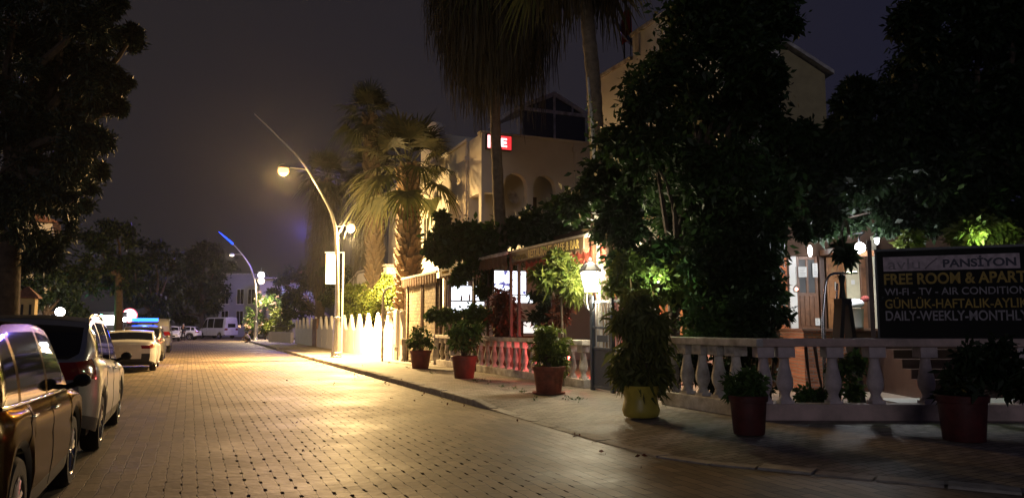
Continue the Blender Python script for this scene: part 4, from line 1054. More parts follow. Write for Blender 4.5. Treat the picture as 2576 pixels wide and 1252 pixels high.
def suv(L=4.5, H=1.68, W_=1.84, pt=None, **kw):
    S = dict(L=L, W=W_, wr=.35, wheels=(-L / 2 + .88, L / 2 - .90), paint=pt, sill=.25, lift=.16, tumble=.24,
        top=[(-L / 2, .98), (-L / 2 + .10, 1.06), (-L / 2 + .34, H - .17), (-L / 2 + .55, H - .05), (-L / 2 + 1.1, H), (-.1, H), (.45, H - .05), (.62, H - .10), (L / 2 - 1.12, 1.07), (L / 2 - .75, 1.02), (L / 2 - .22, .90), (L / 2, .74)],
        belt=[(-L / 2, .95), (-L / 2 + .3, 1.06), (-.6, 1.02), (L / 2 - 1.2, .98), (L / 2 - .6, .92), (L / 2 - .15, .82), (L / 2, .70)],
        glass=(-L / 2 + .42, L / 2 - 1.12), pillars=[(-.17, -.07), (-1.28, -1.2)], screens=[(-L / 2 + .07, -L / 2 + .42), (.62, L / 2 - 1.14)],
        side_patch=[(2, -L / 2 - .1, -L / 2 + .26, 6, 10), (4, L / 2 - .52, L / 2 - .1, 6, 9)], cap_patch=[(2, -1, 6, 10, 0, 0), (4, 1, 6, 9, 0, 0), (5, 1, 2, 5, 1, 2), (5, -1, 0, 2, 0, 2)],
        mirror=L / 2 - 1.32, handles=(-.02, -1.02), seams=(-.12, .93, -1.12), plate=.82, clad=True)
    S.update(kw); return S
c1 = thing('parked_car', 'nearest parked car, dark glossy bronze with chrome window trim', 'car', W(-5.72, -7.20), A, 'cars parked along the kerb')
loft_car(c1, suv(4.45, 1.66, 1.84, bronze, chrome=True, spokes=7, mirror_mat=M['plastic']))
c2 = thing('parked_car', 'silver parked car with large dark rear window behind the nearest bronze car', 'car', W(-.62, -7.18), A, 'cars parked along the kerb')
loft_car(c2, suv(4.5, 1.74, 1.86, silver, belt=[(-2.25, 1.16), (-1.95, 1.20), (-.6, 1.10), (1.05, 1.02), (1.65, .94), (2.1, .82), (2.25, .70)], top=[(-2.25, 1.18), (-2.15, 1.22), (-1.91, 1.57), (-1.7, 1.69), (-1.15, 1.74), (-.1, 1.74), (.45, 1.69), (.62, 1.63), (1.13, 1.09), (1.5, 1.04), (2.03, .92), (2.25, .76)], handle_mat=silver, mirror_mat=M['plastic'], rails=(-1.7, .3), spokes=6))
sed = dict(L=4.65, W=1.82, wr=.335, paint=white, sill=.2, lift=.16, tumble=.30, wheels=(-1.42, 1.40),
    top=[(-2.325, .92), (-2.28, 1.0), (-2.18, 1.07), (-1.72, 1.11), (-.98, 1.37), (-.55, 1.43), (-.05, 1.44), (.3, 1.40), (1.15, 1.0), (1.5, .96), (2.1, .84), (2.325, .66)],
    belt=[(-2.325, .9), (-2.1, 1.0), (-1.3, 1.0), (.9, .93), (1.5, .9), (2.1, .78), (2.325, .62)],
    glass=(-1.35, .95), pillars=[(-.24, -.14), (-1.02, -.94)], screens=[(-1.72, -.98), (.32, 1.12)],
    side_patch=[(2, -2.4, -2.08, 7, 10), (4, 1.85, 2.2, 6, 9)], cap_patch=[(2, -1, 7, 10, 0, 0), (4, 1, 6, 9, 0, 0), (5, -1, 2, 4, 0, 0), (5, -1, 0, 2, 0, 2)], mirror=.78, handles=(.0, -.95), seams=(-.19, .8, -1.0), plate=.78, mirror_mat=white, handle_mat=white)
c3 = thing('parked_car', 'white parked saloon with slim red tail lamps ahead of the silver car', 'car', W(18.25, -7.2), A, 'cars parked along the kerb'); loft_car(c3, sed)
c4 = thing('police_car', 'dark police car with a lit blue bar on its roof, ahead of the white saloon', 'police car', W(26.2, -7.2), A, 'cars parked along the kerb')
loft_car(c4, suv(4.4, 1.62, 1.82, darkpol, handle_mat=M['plastic'], mirror_mat=darkpol))
b = MB(); b.box2((-.58, -.12, 1.67), (.58, .14, 1.78)); b.box2((-.4, -.05, 1.6), (-.3, .05, 1.67)); b.box2((.3, -.05, 1.6), (.4, .05, 1.67)); lbb = b.build('light_bar', M['plastic'], c4, bevel=.02)
b = MB(); b.box2((-.56, -.135, 1.79), (.56, .15, 1.94)); b.build('lens', mat('police_blue', (.01, .015, .1), .3, emit=(.008, .06, 1), es=14), lbb, bevel=.03)
lamp_light('beacon_light', 'POINT', c4, (0, -.2, 2.35), (.05, .12, 1), 130, .1)
def vanspec(L, H, W_, pt, **kw):
    S = dict(L=L, W=W_, wr=.35, wheels=(-L / 2 + 1.05, L / 2 - .95), paint=pt, sill=.32, lift=.1, tumble=.10, plan=.06, pr=.4,
        top=[(-L / 2, H - .5), (-L / 2 + .06, H - .12), (-L / 2 + .2, H), (L / 2 - 1.9, H), (L / 2 - 1.55, H - .14), (L / 2 - .85, 1.32), (L / 2 - .2, 1.12), (L / 2, .85)],
        belt=[(-L / 2, 1.24), (L / 2 - 1.2, 1.24), (L / 2 - .7, 1.2), (L / 2 - .2, 1.0), (L / 2, .8)],
        glass=(-L / 2 + .45, L / 2 - 1.0), pillars=[(-.55, -.45), (.75, .86)], screens=[(L / 2 - 1.55, L / 2 - .88)], side_patch=[(2, -L / 2 - .1, -L / 2 + .07, 6, 10), (4, L / 2 - .4, L / 2 - .08, 6, 9)],
        cap_patch=[(1, -1, 12, 15, 1, 2), (2, -1, 6, 10, 0, 0), (4, 1, 6, 9, 0, 0), (5, 1, 2, 5, 1, 2)], mirror=L / 2 - 1.15, handles=(.9,), seams=(.8, 1.7), plate=.95, handle_mat=M['plastic'], mirror_mat=M['plastic'], bulge=.02)
    S.update(kw); return S
c5 = thing('parked_van', 'silver minibus parked ahead of the police car', 'minibus', W(38.2, -7.2), A, 'cars parked along the kerb'); loft_car(c5, vanspec(4.9, 2.02, 1.9, silver))
c6 = thing('parked_car', 'small white hatchback facing up the street beyond the minibus', 'car', W(72.5, -7.0), A + math.pi, 'cars by the far junction'); loft_car(c6, suv(4.0, 1.55, 1.74, white, mirror_mat=white))
c7 = thing('parked_car', 'white car standing across the junction behind the standing person', 'car', W(79.2, -6.1), A + R(72), 'cars by the far junction'); loft_car(c7, suv(4.1, 1.52, 1.74, white, mirror_mat=white))
vpos = gp(535, 851); c8 = thing('white_van', 'high roofed white van turned across the end of the street, tinted violet by blue light', 'van', (vpos.x, vpos.y + 1.4, 0), R(56)); loft_car(c8, vanspec(5.6, 2.62, 2.0, vanwhite))

# ================================================================== people
def skin_mesh(name, verts, edges, radii, m, parent, root=0):
    me = bpy.data.meshes.new(name); me.from_pydata([tuple(v) for v in verts], edges, []); me.update()
    o = link(name, me, m, parent)
    mod = o.modifiers.new('skin', 'SKIN'); mod.use_smooth_shade = True
    if not me.skin_vertices: me.skin_vertices.new()
    for i, r in enumerate(radii):
        r = r if isinstance(r, tuple) else (r, r); me.skin_vertices[0].data[i].radius = r; me.skin_vertices[0].data[i].use_root = (i == root)
    s = o.modifiers.new('sub', 'SUBSURF'); s.levels = 2; s.render_levels = 2
    return o
def person(label, loc, rz, J, top, legs, hairc, bare_arms=True, long_legs=True):
    """J: joints by name, facing local +y"""
    t = thing('person', label, 'person', loc, rz); V = {k: Vector(v) for k, v in J.items()}
    names = ['pelvis', 'waist', 'chest', 'neck', 'head', 'crown', 'shL', 'elL', 'wrL', 'hnL', 'shR', 'elR', 'wrR', 'hnR', 'hiL', 'knL', 'anL', 'toL', 'hiR', 'knR', 'anR', 'toR']
    ed = [('pelvis', 'waist'), ('waist', 'chest'), ('chest', 'neck'), ('neck', 'head'), ('head', 'crown')]
    for s in 'LR': ed += [('chest', 'sh' + s), ('sh' + s, 'el' + s), ('el' + s, 'wr' + s), ('wr' + s, 'hn' + s), ('pelvis', 'hi' + s), ('hi' + s, 'kn' + s), ('kn' + s, 'an' + s), ('an' + s, 'to' + s)]
    rad = dict(pelvis=.112, waist=.100, chest=.120, neck=.055, head=(.078, .092), crown=(.07, .08))
    for s in 'LR': rad.update({'sh' + s: .062, 'el' + s: .042, 'wr' + s: .030, 'hn' + s: (.036, .02), 'hi' + s: .088, 'kn' + s: .056, 'an' + s: .038, 'to' + s: (.04, .03)})
    vs = [V[n] for n in names]; ix = {n: i for i, n in enumerate(names)}; E_ = [(ix[a], ix[b_]) for a, b_ in ed]; R_ = [rad[n] for n in names]
    for s, sg in (('L', -1), ('R', 1)):                     # five fingers from each palm
        h, w_ = V['hn' + s], V['wr' + s]; d = (h - w_).normalized(); sd = d.cross(Vector((0, 1, .3))).normalized()
        for k in range(5):
            b0 = h + sd * (.012 * (k - 1.5)) if k < 4 else w_.lerp(h, .4) + sd * .03; dd = (d + sd * .12 * (k - 1.5)) if k < 4 else (d * .6 + sd * .8)
            ln = (.06, .075, .07, .055, .05)[k]; i0 = len(vs); vs += [b0, b0 + dd * ln * .5, b0 + dd * ln + Vector((0, 0, -.012))]; R_ += [.009, .0085, .007]
            E_ += [(ix['hn' + s] if k < 4 else ix['wr' + s], i0), (i0, i0 + 1), (i0 + 1, i0 + 2)]
    skin_mesh('body', vs, E_, R_, M['skin'], t)
    # face and hair
    hd = V['head']; f = Vector((0, 1, 0)) if 'face' not in J else V['face'].normalized(); sdv = f.cross(Vector((0, 0, 1))).normalized(); upv = sdv.cross(f)
    b = MB(); c = hd.lerp(V['crown'], .75) - f * .012; b.ball(c, .098, 14, sz=.95); b.ball(c - f * .03 - upv * .05, .08, 12); b.build('hair', hairc, t, smooth=60)
    b = MB()
    for sg in (-1, 1): b.ball(hd + f * .088 + sdv * .032 * sg + upv * .02, .011, 6)
    b.build('eyes', M['black'], t, smooth=60)
    b = MB(); b.tube([hd + f * .085 + upv * .02, hd + f * .112 - upv * .02, hd + f * .09 - upv * .03], [.010, .015, .011], 6); b.tube([hd + f * .088 - upv * .052 - sdv * .024, hd + f * .096 - upv * .054, hd + f * .088 - upv * .052 + sdv * .024], .007, 5)
    for sg in (-1, 1): b.ball(hd + sdv * sg * .084, .024, 8)
    b.build('face_features', M['skin'], t, smooth=60)
    arms = []
    nm = ['pelvis', 'waist', 'chest', 'neckb']; V['neckb'] = V['chest'].lerp(V['neck'], .6); rr = [.150, .140, .158, .07]; ee = [(0, 1), (1, 2), (2, 3)]
    for s in 'LR':
        i = len(nm); e_ = V['el' + s] if bare_arms else V['wr' + s]
        if bare_arms: V['sl' + s] = V['sh' + s].lerp(V['el' + s], .65); nm += ['sh' + s, 'sl' + s]; rr += [.078, .066]; ee += [(2, i), (i, i + 1)]
        else: nm += ['sh' + s, 'el' + s, 'wr' + s]; rr += [.078, .056, .042]; ee += [(2, i), (i, i + 1), (i + 1, i + 2)]
    skin_mesh('shirt', [V[n] for n in nm], ee, rr, top, t, 1)
    nm = ['pelvis']; rr = [.146]; ee = []
    for s in 'LR':
        i = len(nm); nm += ['hi' + s, 'kn' + s] + (['an' + s] if long_legs else []); rr += [.102, .072] + ([.056] if long_legs else []); ee += [(0, i), (i, i + 1)] + ([(i + 1, i + 2)] if long_legs else [])
    skin_mesh('trousers', [V[n] for n in nm], ee, rr, legs, t, 0)
    for s in 'LR':
        a, c = V['an' + s], V['to' + s]; d = (c - a); d.z = 0
        skin_mesh('shoe', [Vector((a.x, a.y, a.z * .55)) - d * .25, Vector((a.x, a.y, c.z + .01)) + d * .3, Vector((c.x, c.y, c.z)) + d * .2], [(0, 1), (1, 2)], [(.045, .04), (.048, .038), (.042, .028)], M['black'], t, 1)
    return t
darkcl = mat('dark_clothes', (.02, .022, .03), .85); whitecl = mat('white_tshirt', (.72, .70, .66), .85, var=.08); dshort = mat('dark_shorts', (.03, .03, .035), .85); hairm = mat('dark_hair', (.02, .015, .012), .6); capm = mat('pale_cap', (.35, .33, .30), .7)
pl_ = gp(460, 857)
person('person in dark clothes standing in the road beside the white cars', (pl_.x, pl_.y, 0), A + R(150), dict(pelvis=(0, 0, .96), waist=(0, .02, 1.12), chest=(0, .03, 1.36), neck=(0, .03, 1.5), head=(0, .06, 1.62), crown=(0, .05, 1.70),
    shL=(-.2, .02, 1.42), elL=(-.30, -.02, 1.14), wrL=(-.24, .16, .96), hnL=(-.22, .22, .92), shR=(.2, .02, 1.42), elR=(.29, -.03, 1.15), wrR=(.27, .06, .90), hnR=(.27, .10, .82),
    hiL=(-.10, 0, .92), knL=(-.20, .05, .50), anL=(-.27, .0, .09), toL=(-.30, .16, .035), hiR=(.10, 0, .92), knR=(.16, -.02, .50), anR=(.20, -.10, .09), toR=(.24, .06, .035)), darkcl, darkcl, capm, bare_arms=False)
pq = gp(621, 861)
person('person in white shirt and dark shorts crouching at the kerb, hand to face', (pq.x, pq.y, .0), R(96), dict(pelvis=(0, -.22, .30), waist=(0, -.20, .46), chest=(0, -.05, .66), neck=(0, .05, .78), head=(0, .12, .87), crown=(0, .13, .95), face=(0, .9, -.35),
    shL=(-.19, -.02, .70), elL=(-.24, .24, .52), wrL=(-.14, .42, .40), hnL=(-.10, .50, .37), shR=(.19, -.02, .70), elR=(.22, .26, .56), wrR=(.08, .24, .76), hnR=(.05, .22, .83),
    hiL=(-.11, -.18, .30), knL=(-.24, .24, .50), anL=(-.20, -.02, .10), toL=(-.23, .15, .035), hiR=(.11, -.18, .30), knR=(.24, .24, .50), anR=(.20, -.02, .10), toR=(.23, .15, .035)), whitecl, dshort, hairm, long_legs=False)

# ================================================================== vegetation
def unit(a): return a / np.maximum(np.linalg.norm(a, axis=-1, keepdims=True), 1e-9)
def leaf_arrays(C, Rr, per, size, asp=.42, droop=.25, flat=.8, hang=0.0):
    C = np.asarray(C, float); Rr = np.asarray(Rr, float); n = len(C); N_ = n * per
    i = np.repeat(np.arange(n), per)
    d = unit(rng.normal(size=(N_, 3))); r = np.abs(rng.normal(size=N_)) * .50 + .12 * rng.random(N_)
    off = d * (r * Rr[i])[:, None]; off[:, 2] *= flat
    p = C[i] + off
    a = unit(rng.normal(size=(N_, 3)) * .8 + d * .7 + np.array([0, 0, -droop - hang]))
    b = unit(np.cross(a, rng.normal(size=(N_, 3)))); nn = np.cross(a, b)
    L = size * rng.uniform(.45, 1.5, N_)[:, None]; w = L * asp * .5
    V = np.stack([p, p + a * L * .45 + b * w + nn * L * .06, p + a * L - np.array([0, 0, 1.]) * L * .12, p + a * L * .45 - b * w + nn * L * .06], 1)
    return V.reshape(-1, 3), np.arange(N_ * 4).reshape(-1, 4)
def subclumps(blobs, m, f=.48, fill=.95):
    """blobs: (centre, radius) -> smaller clumps inside with gaps between them"""
    C, R_ = [], []
    for c, r in blobs:
        for _ in range(m):
            d = Vector(unit(rng.normal(size=3))); q = rng.random() ** .6 * rng.uniform(.8, 1.15)
            C.append(Vector(c) + Vector((d.x, d.y, d.z * .9)) * r * fill * q); R_.append(r * f * rng.uniform(.65, 1.2))
    return C, R_
def limb(b, p, q, r0, r1, sag=.12, n=5):
    p, q = Vector(p), Vector(q); L = (q - p).length; k = Vector((rnd.uniform(-1, 1), rnd.uniform(-1, 1), rnd.uniform(.2, 1))) * L * sag
    b.tube([p.lerp(q, i / n) + k * math.sin(math.pi * i / n) for i in range(n + 1)], [r0 + (r1 - r0) * i / n for i in range(n + 1)], 6)
def tree(name, label, cat, base, blobs, leaf, per, size, m=9, trunk_r=.16, fork=None, group=None, asp=.42, bark=None, hang=0., f=.48, trunk_pts=None, part='crown'):
    base = Vector(base); t = thing(name, label, cat, base, 0, group)
    BL = [(Vector(c) - base, r) for c, r in blobs]
    C, R_ = subclumps(BL, m, f)
    V, Q = leaf_arrays([tuple(c) for c in C], R_, per, size, asp, hang=hang)
    np_mesh(part, V, Q, leaf, t)
    cz = sum((c for c, r in BL), Vector()) / len(BL); low = min(c.z - r for c, r in BL)
    fk = Vector(fork) - base if fork else Vector((cz.x * .5, cz.y * .5, max(.3, low + (cz.z - low) * .25)))
    b = MB(); tp = [Vector(q) - base for q in trunk_pts] if trunk_pts else [Vector((0, 0, 0)), fk.lerp(Vector((0, 0, fk.z)), .7) * .5, fk]
    b.tube(tp, [trunk_r * (1.15 - .45 * i / (len(tp) - 1)) for i in range(len(tp))], 10)
    for c, r in BL:
        limb(b, fk, c, trunk_r * .55, trunk_r * .12)
    for c, r in list(zip(C, R_))[::3]:
        j = min(BL, key=lambda q: (q[0] - c).length)[0]; limb(b, j, c, trunk_r * .14, trunk_r * .05, n=3)
    b.build('trunk', bark or M['bark'], t, smooth=50)
    return t
def PX(lst, Y, jit=.6):
    """(px, py, rpx) blobs of a crown whose middle stands Y metres off"""
    out = []
    for q in lst:
        y = Y + (q[3] if len(q) > 3 else rnd.uniform(-jit, jit)); c = at(q[0], q[1], y); out.append((c, q[2] / F * y))
    return out
def ground(px, Y, z=.1): p = at(px, 818, Y); return Vector((p.x, p.y, z))

M['frond_dim'] = leafmat('dim_palm_fronds', (.018, .028, .010), (.05, .058, .02), trans=.15)  # darker copy of the fronds, weaker lamplight put into the colour
M['darkpot'] = mat('dark_glazed_pot', (.075, .012, .012), .6, var=.4, scale=6, bump=.2)
M['leafolive'] = leafmat('olive_leaves', (.05, .07, .014), (.15, .16, .04))
M['leafdeep'] = leafmat('deep_green_leaves', (.010, .026, .008), (.034, .068, .018))
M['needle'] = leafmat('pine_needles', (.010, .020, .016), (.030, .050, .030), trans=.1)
tree('dark_conifer', 'huge dark conifer with ragged boughs filling the upper corner above the parked cars', 'tree', ground(10, 19), PX([(40, 60, 140), (150, 30, 120), (240, 60, 60), (285, 18, 34), (215, 150, 80), (60, 230, 150), (180, 250, 100), (300, 100, 45), (335, 88, 22), (258, 185, 50), (300, 205, 26), (262, 262, 36), (302, 268, 16), (80, 400, 150), (190, 390, 80), (235, 350, 48), (245, 430, 30), (70, 540, 120), (160, 530, 70), (30, 640, 60), (120, 120, 130), (130, 300, 110), (30, 300, 120), (150, 460, 90), (30, 460, 110), (200, 320, 70), (190, 470, 60), (225, 240, 60), (20, 150, 120), (120, 620, 60), (215, 60, 60)], 19, 1.6), M['needle'], 380, .16, m=12, trunk_r=.32, asp=.24, f=.40, fork=at(30, 420, 19))
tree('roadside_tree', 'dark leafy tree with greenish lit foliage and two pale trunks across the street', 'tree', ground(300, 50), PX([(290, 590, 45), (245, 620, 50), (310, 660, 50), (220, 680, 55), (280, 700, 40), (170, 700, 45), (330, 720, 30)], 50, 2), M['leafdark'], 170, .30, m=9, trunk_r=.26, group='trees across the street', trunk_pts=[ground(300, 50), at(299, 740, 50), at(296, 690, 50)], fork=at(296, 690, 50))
tree('roadside_tree', 'low dark shrubby tree behind the yellow lit gate pillar', 'tree', ground(110, 40), PX([(110, 690, 60), (40, 705, 55), (165, 740, 45), (90, 750, 45), (190, 780, 30)], 40, 1.5), M['leafdark'], 220, .22, m=9, trunk_r=.2, group='trees across the street')
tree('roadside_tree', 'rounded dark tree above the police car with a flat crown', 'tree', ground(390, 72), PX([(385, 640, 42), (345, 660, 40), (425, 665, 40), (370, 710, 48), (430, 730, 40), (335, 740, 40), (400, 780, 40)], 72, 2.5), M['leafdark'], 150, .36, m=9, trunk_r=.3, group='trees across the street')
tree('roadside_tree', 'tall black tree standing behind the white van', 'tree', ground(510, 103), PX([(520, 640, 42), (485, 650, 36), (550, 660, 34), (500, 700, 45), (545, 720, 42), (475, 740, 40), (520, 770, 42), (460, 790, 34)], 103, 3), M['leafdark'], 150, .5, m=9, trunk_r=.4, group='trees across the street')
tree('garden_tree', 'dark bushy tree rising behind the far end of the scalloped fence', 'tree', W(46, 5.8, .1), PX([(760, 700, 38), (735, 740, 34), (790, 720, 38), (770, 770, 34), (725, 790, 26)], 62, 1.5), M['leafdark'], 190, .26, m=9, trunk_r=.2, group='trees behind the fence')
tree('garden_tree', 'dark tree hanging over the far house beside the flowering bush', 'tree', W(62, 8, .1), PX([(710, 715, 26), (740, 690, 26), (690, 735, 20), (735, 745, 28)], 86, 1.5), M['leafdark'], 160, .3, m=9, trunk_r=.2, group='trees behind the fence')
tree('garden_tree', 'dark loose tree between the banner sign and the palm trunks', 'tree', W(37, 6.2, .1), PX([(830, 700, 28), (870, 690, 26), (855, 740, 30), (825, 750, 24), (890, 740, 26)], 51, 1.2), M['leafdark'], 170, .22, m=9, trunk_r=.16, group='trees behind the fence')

# flowering bush and lime shrub by the far lamp
ob_ = PX([(668, 762, 24), (700, 770, 24), (640, 790, 24), (625, 820, 18), (660, 815, 28), (700, 805, 24), (690, 835, 20), (635, 842, 14), (655, 750, 18), (715, 755, 18), (720, 790, 20)], 79.5, .8)
fbsh = tree('flowering_bush', 'big bush covered in pale pink blossom beside the far street lamp', 'bush', ground(668, 79.5), ob_, M['leafmid'], 90, .2, m=10, trunk_r=.07, part='foliage')
C, R_ = subclumps([(c - ground(668, 79.5), r * 1.08) for c, r in ob_], 10, .16, 1.0); V, Q = leaf_arrays([tuple(c) for c in C], R_, 22, .13, .8); np_mesh('blossom', V, Q, M['flower'], fbsh)
tree('lime_shrub', 'bright yellow green shrub inside the planter wall', 'shrub', ground(700, 78.3), PX([(695, 795, 20), (715, 803, 18), (680, 815, 16), (705, 825, 20), (725, 820, 14)], 78.3, .4), M['leaflime'], 130, .2, m=9, trunk_r=.06, part='foliage')
# lit hedge shrubs behind the near end of the fence
for lab, s_, lst in (('yellow lit shrub spilling over the overexposed fence, tallest by the palm foot', 20.3, [(985, 735, 28), (960, 745, 26), (1010, 722, 24), (940, 770, 24), (1000, 765, 22), (970, 720, 20), (1020, 745, 18)]),
                     ('yellow lit shrub in the middle behind the bright fence peaks', 22.8, [(930, 755, 28), (905, 750, 26), (915, 780, 24), (945, 790, 22), (925, 735, 20), (890, 735, 18)]),
                     ('yellow lit shrub nearest the street lamp pole behind the fence', 26.0, [(880, 755, 24), (860, 765, 20), (890, 785, 24), (866, 795, 18)])):
    tree('garden_shrub', lab, 'shrub', W(s_, 4.2, .12), [(c_, q_[2] / F * c_.y * 1.2) for q_ in lst for c_ in [plane(q_[0], q_[1] - 4, K + N * 3.95, N)]], M['leaflime'], 190, .16, m=11, trunk_r=.05, group='lit shrubs behind the fence', part='foliage')

# ------------------------------------------------------------------ palms
def fronds(specs):
    """fan fronds: (origin, azimuth, elevation, petiole, fan radius, droop) -> arrays"""
    Vs, Qs = [], []; k = 0
    for (o, az, el, Lp, Lf, dr) in specs:
        d = np.array([math.cos(az) * math.cos(el), math.sin(az) * math.cos(el), math.sin(el)]); side = np.array([-math.sin(az), math.cos(az), 0.]); up = np.cross(side, d); up = -up if up[2] < 0 else up
        o = np.array(o); n = 7; ts = np.linspace(0, 1, n)
        P = o + d * (ts * Lp)[:, None] - np.array([0, 0, 1.]) * (dr * .35 * Lp * ts ** 2)[:, None]
        wv = .05 * (1 - .55 * ts)
        for i in range(n - 1):
            Vs += [P[i] - side * wv[i], P[i] + side * wv[i], P[i + 1] + side * wv[i + 1], P[i + 1] - side * wv[i + 1]]; Qs.append((k, k + 1, k + 2, k + 3)); k += 4
        h = P[-1]; dd = P[-1] - P[-2]; dd /= np.linalg.norm(dd); up2 = np.cross(side, dd); up2 = -up2 if up2[2] < 0 else up2
        nseg = 26
        for j in range(nseg):
            a = (j / (nseg - 1) - .5) * 2 * 1.85 + rnd.uniform(-.03, .03)
            sd = dd * math.cos(a) + side * math.sin(a) + up2 * .18 * abs(math.sin(a)); sd /= np.linalg.norm(sd)
            L = Lf * (1 - .30 * abs(a) / 1.85) * rnd.uniform(.88, 1.08); lat = np.cross(sd, up2); lat /= max(1e-6, np.linalg.norm(lat))
            tt = np.array([0, .3, .58, .8, 1.0]); ww = np.array([.014, .038, .030, .016, .003]) * (Lf / 1.0)
            pp = h + sd * (tt * L)[:, None] - np.array([0, 0, 1.]) * (dr * L * .55 * tt ** 2.4)[:, None] * rnd.uniform(.8, 1.5)
            for i in range(4):
                Vs += [pp[i] - lat * ww[i], pp[i] + lat * ww[i], pp[i + 1] + lat * ww[i + 1], pp[i + 1] - lat * ww[i + 1]]; Qs.append((k, k + 1, k + 2, k + 3)); k += 4
    return np.array(Vs), np.array(Qs)
def skirt_arrays(pts_fn, z0, z1, rad, n, length):
    t = rng.random(n); z = z0 + (z1 - z0) * t; az = rng.uniform(0, 2 * math.pi, n); R1 = rad * np.sqrt(rng.random(n)) * (.62 + .38 * np.clip(t * 3, 0, 1)) * rng.uniform(.85, 1.1, n)
    L = length * rng.uniform(.35, 1.25, n) * (1 + .18 * np.sin(az * 3.0 + 1) + .12 * np.sin(az * 7)); Vs = []; m = 6
    cx = np.array([pts_fn(q) for q in z])
    dirv = np.stack([np.cos(az), np.sin(az), 0 * az], 1); lat = np.stack([-np.sin(az), np.cos(az), 0 * az], 1)
    tw = rng.normal(size=(n, 1)) * .8; lat2 = unit(lat + dirv * tw)
    prev = None; V = []
    for i in range(m):
        u = i / (m - 1)
        rr = (.18 + (R1 - .18) * np.sin(min(1, u * 1.7) * math.pi / 2))
        zz = z - L * (u ** 1.5) + .10 * R1 * math.sin(u * math.pi)
        P = cx * 1.0; P = np.stack([cx[:, 0] + dirv[:, 0] * rr, cx[:, 1] + dirv[:, 1] * rr, zz], 1) + rng.normal(size=(n, 3)) * .035
        w = .035 * (1 - u * .8) * rng.uniform(.6, 1.3, n)
        V.append(np.stack([P - lat2 * w[:, None], P + lat2 * w[:, None]], 1))
    V = np.stack(V, 1)                                      # n, m, 2, 3
    base = (np.arange(n) * m * 2)[:, None]; q = []
    for i in range(m - 1): q.append(np.stack([base[:, 0] + i * 2, base[:, 0] + i * 2 + 1, base[:, 0] + i * 2 + 3, base[:, 0] + i * 2 + 2], 1))
    return V.reshape(-1, 3), np.concatenate(q)
def palm(label, base, pts, rad, crown, nf, Lp, Lf, group, boots=0, skirt=None, fm=None, el=(-.5, 1.3), boot_r=1.0, bm=None, frond_z=.35):
    base = Vector(base); t = thing('fan_palm', label, 'palm tree', base, 0, group); P = [Vector(p) - base for p in pts]
    b = MB(); n = 14; L = len(P) - 1
    fine = []; rr = []
    for i in range(n * L + 1):
        q = i / n; k = min(int(q), L - 1); f = q - k; fine.append(P[k].lerp(P[k + 1], f)); r = rad[k] + (rad[k + 1] - rad[k]) * f; rr.append(r * (1 + .05 * math.sin(i * 2.1)))
    b.tube(fine, rr, 12)
    if boots:
        H = [0]
        for i in range(len(fine) - 1): H.append(H[-1] + (fine[i + 1] - fine[i]).length)
        for k in range(boots):
            f = (k + .5) / boots; h = H[-1] * (.02 + .97 * f); i = min(range(len(H)), key=lambda j: abs(H[j] - h)); c = fine[i].copy(); c.z = fine[i].z + (h - H[i]); a = k * 2.39996 + rnd.uniform(-.25, .25); r = rr[i] * .93
            o = Vector((math.cos(a), math.sin(a), 0)); s = Vector((-math.sin(a), math.cos(a), 0)); z = Vector((0, 0, 1)); sc = boot_r * rnd.uniform(.75, 1.25)
            p0 = c + o * r; tip = c + o * (r + .17 * sc) + z * .30 * sc + s * rnd.uniform(-.05, .05); w = .085 * sc; w2 = .05 * sc
            vs = [p0 - s * w, p0 + s * w, p0 + s * w * .9 + z * .15 * sc - o * .05, p0 - s * w * .9 + z * .15 * sc - o * .05,
                  tip - s * w2, tip + s * w2, tip + s * w2 + z * .035 - o * .025, tip - s * w2 + z * .035 - o * .025]
            b.add(vs, [(0, 1, 5, 4), (3, 7, 6, 2), (0, 4, 7, 3), (1, 2, 6, 5), (4, 5, 6, 7)])
    b.build('trunk', bm or (M['boots'] if boots else M['palm']), t, smooth=30 if boots else 60)
    top = fine[-1]; sp = []
    for k in range(nf):
        f = (k + .5) / nf; e_ = el[0] + (el[1] - el[0]) * f ** .8 + rnd.uniform(-.12, .12)
        sp.append(((top.x, top.y, top.z - .2 + frond_z * f), k * 2.39996 + rnd.uniform(-.2, .2), e_, Lp * rnd.uniform(.85, 1.15), Lf * rnd.uniform(.85, 1.15), max(.25, .95 - .5 * max(0, e_))))
    V, Q = fronds(sp); np_mesh('fronds', V, Q, fm or M['frond'], t)
    if skirt:
        z0, z1, r_, n_, l_ = skirt
        def cx(z):
            for i in range(len(fine) - 1):
                if fine[i].z <= z <= fine[i + 1].z: f = (z - fine[i].z) / max(1e-6, fine[i + 1].z - fine[i].z); q = fine[i].lerp(fine[i + 1], f); return (q.x, q.y)
            return (fine[-1].x, fine[-1].y)
        V, Q = skirt_arrays(cx, z0, z1, r_, n_, l_); np_mesh('skirt', V, Q, M['dryfrond'], t)
    return t
PG = 'fan palms along the restaurant and the fence'
b1 = W(20.5, 3.95, .12)
palm('lit fan palm with thick shaggy trunk and spreading fronds beside the main street lamp', b1, [b1, b1 + Vector((-.03, 0, 4.5)), b1 + Vector((-.12, 0, 8.6))], [.46, .40, .28], None, 32, 1.8, 1.7, PG, boots=330, el=(-.45, 1.3), boot_r=1.75)
b2 = W(29, 4.4, .12)
palm('tall thinner palm with shaggy trunk, its dark crown rising behind the lit one', b2, [b2, b2 + Vector((-.2, 0, 6)), b2 + Vector((-.6, 0, 13.4))], [.36, .34, .20], None, 24, 1.2, 1.35, PG, boots=380, el=(-.4, 1.4), boot_r=1.6, fm=M['frond_dim'], bm=mat('dim_leaf_bases', (.055, .038, .022), .9, var=.5, scale=9, bump=.6))  # leaf bases darkened as well, the weaker light put into their colour
b3 = ground(800, 56, .1)
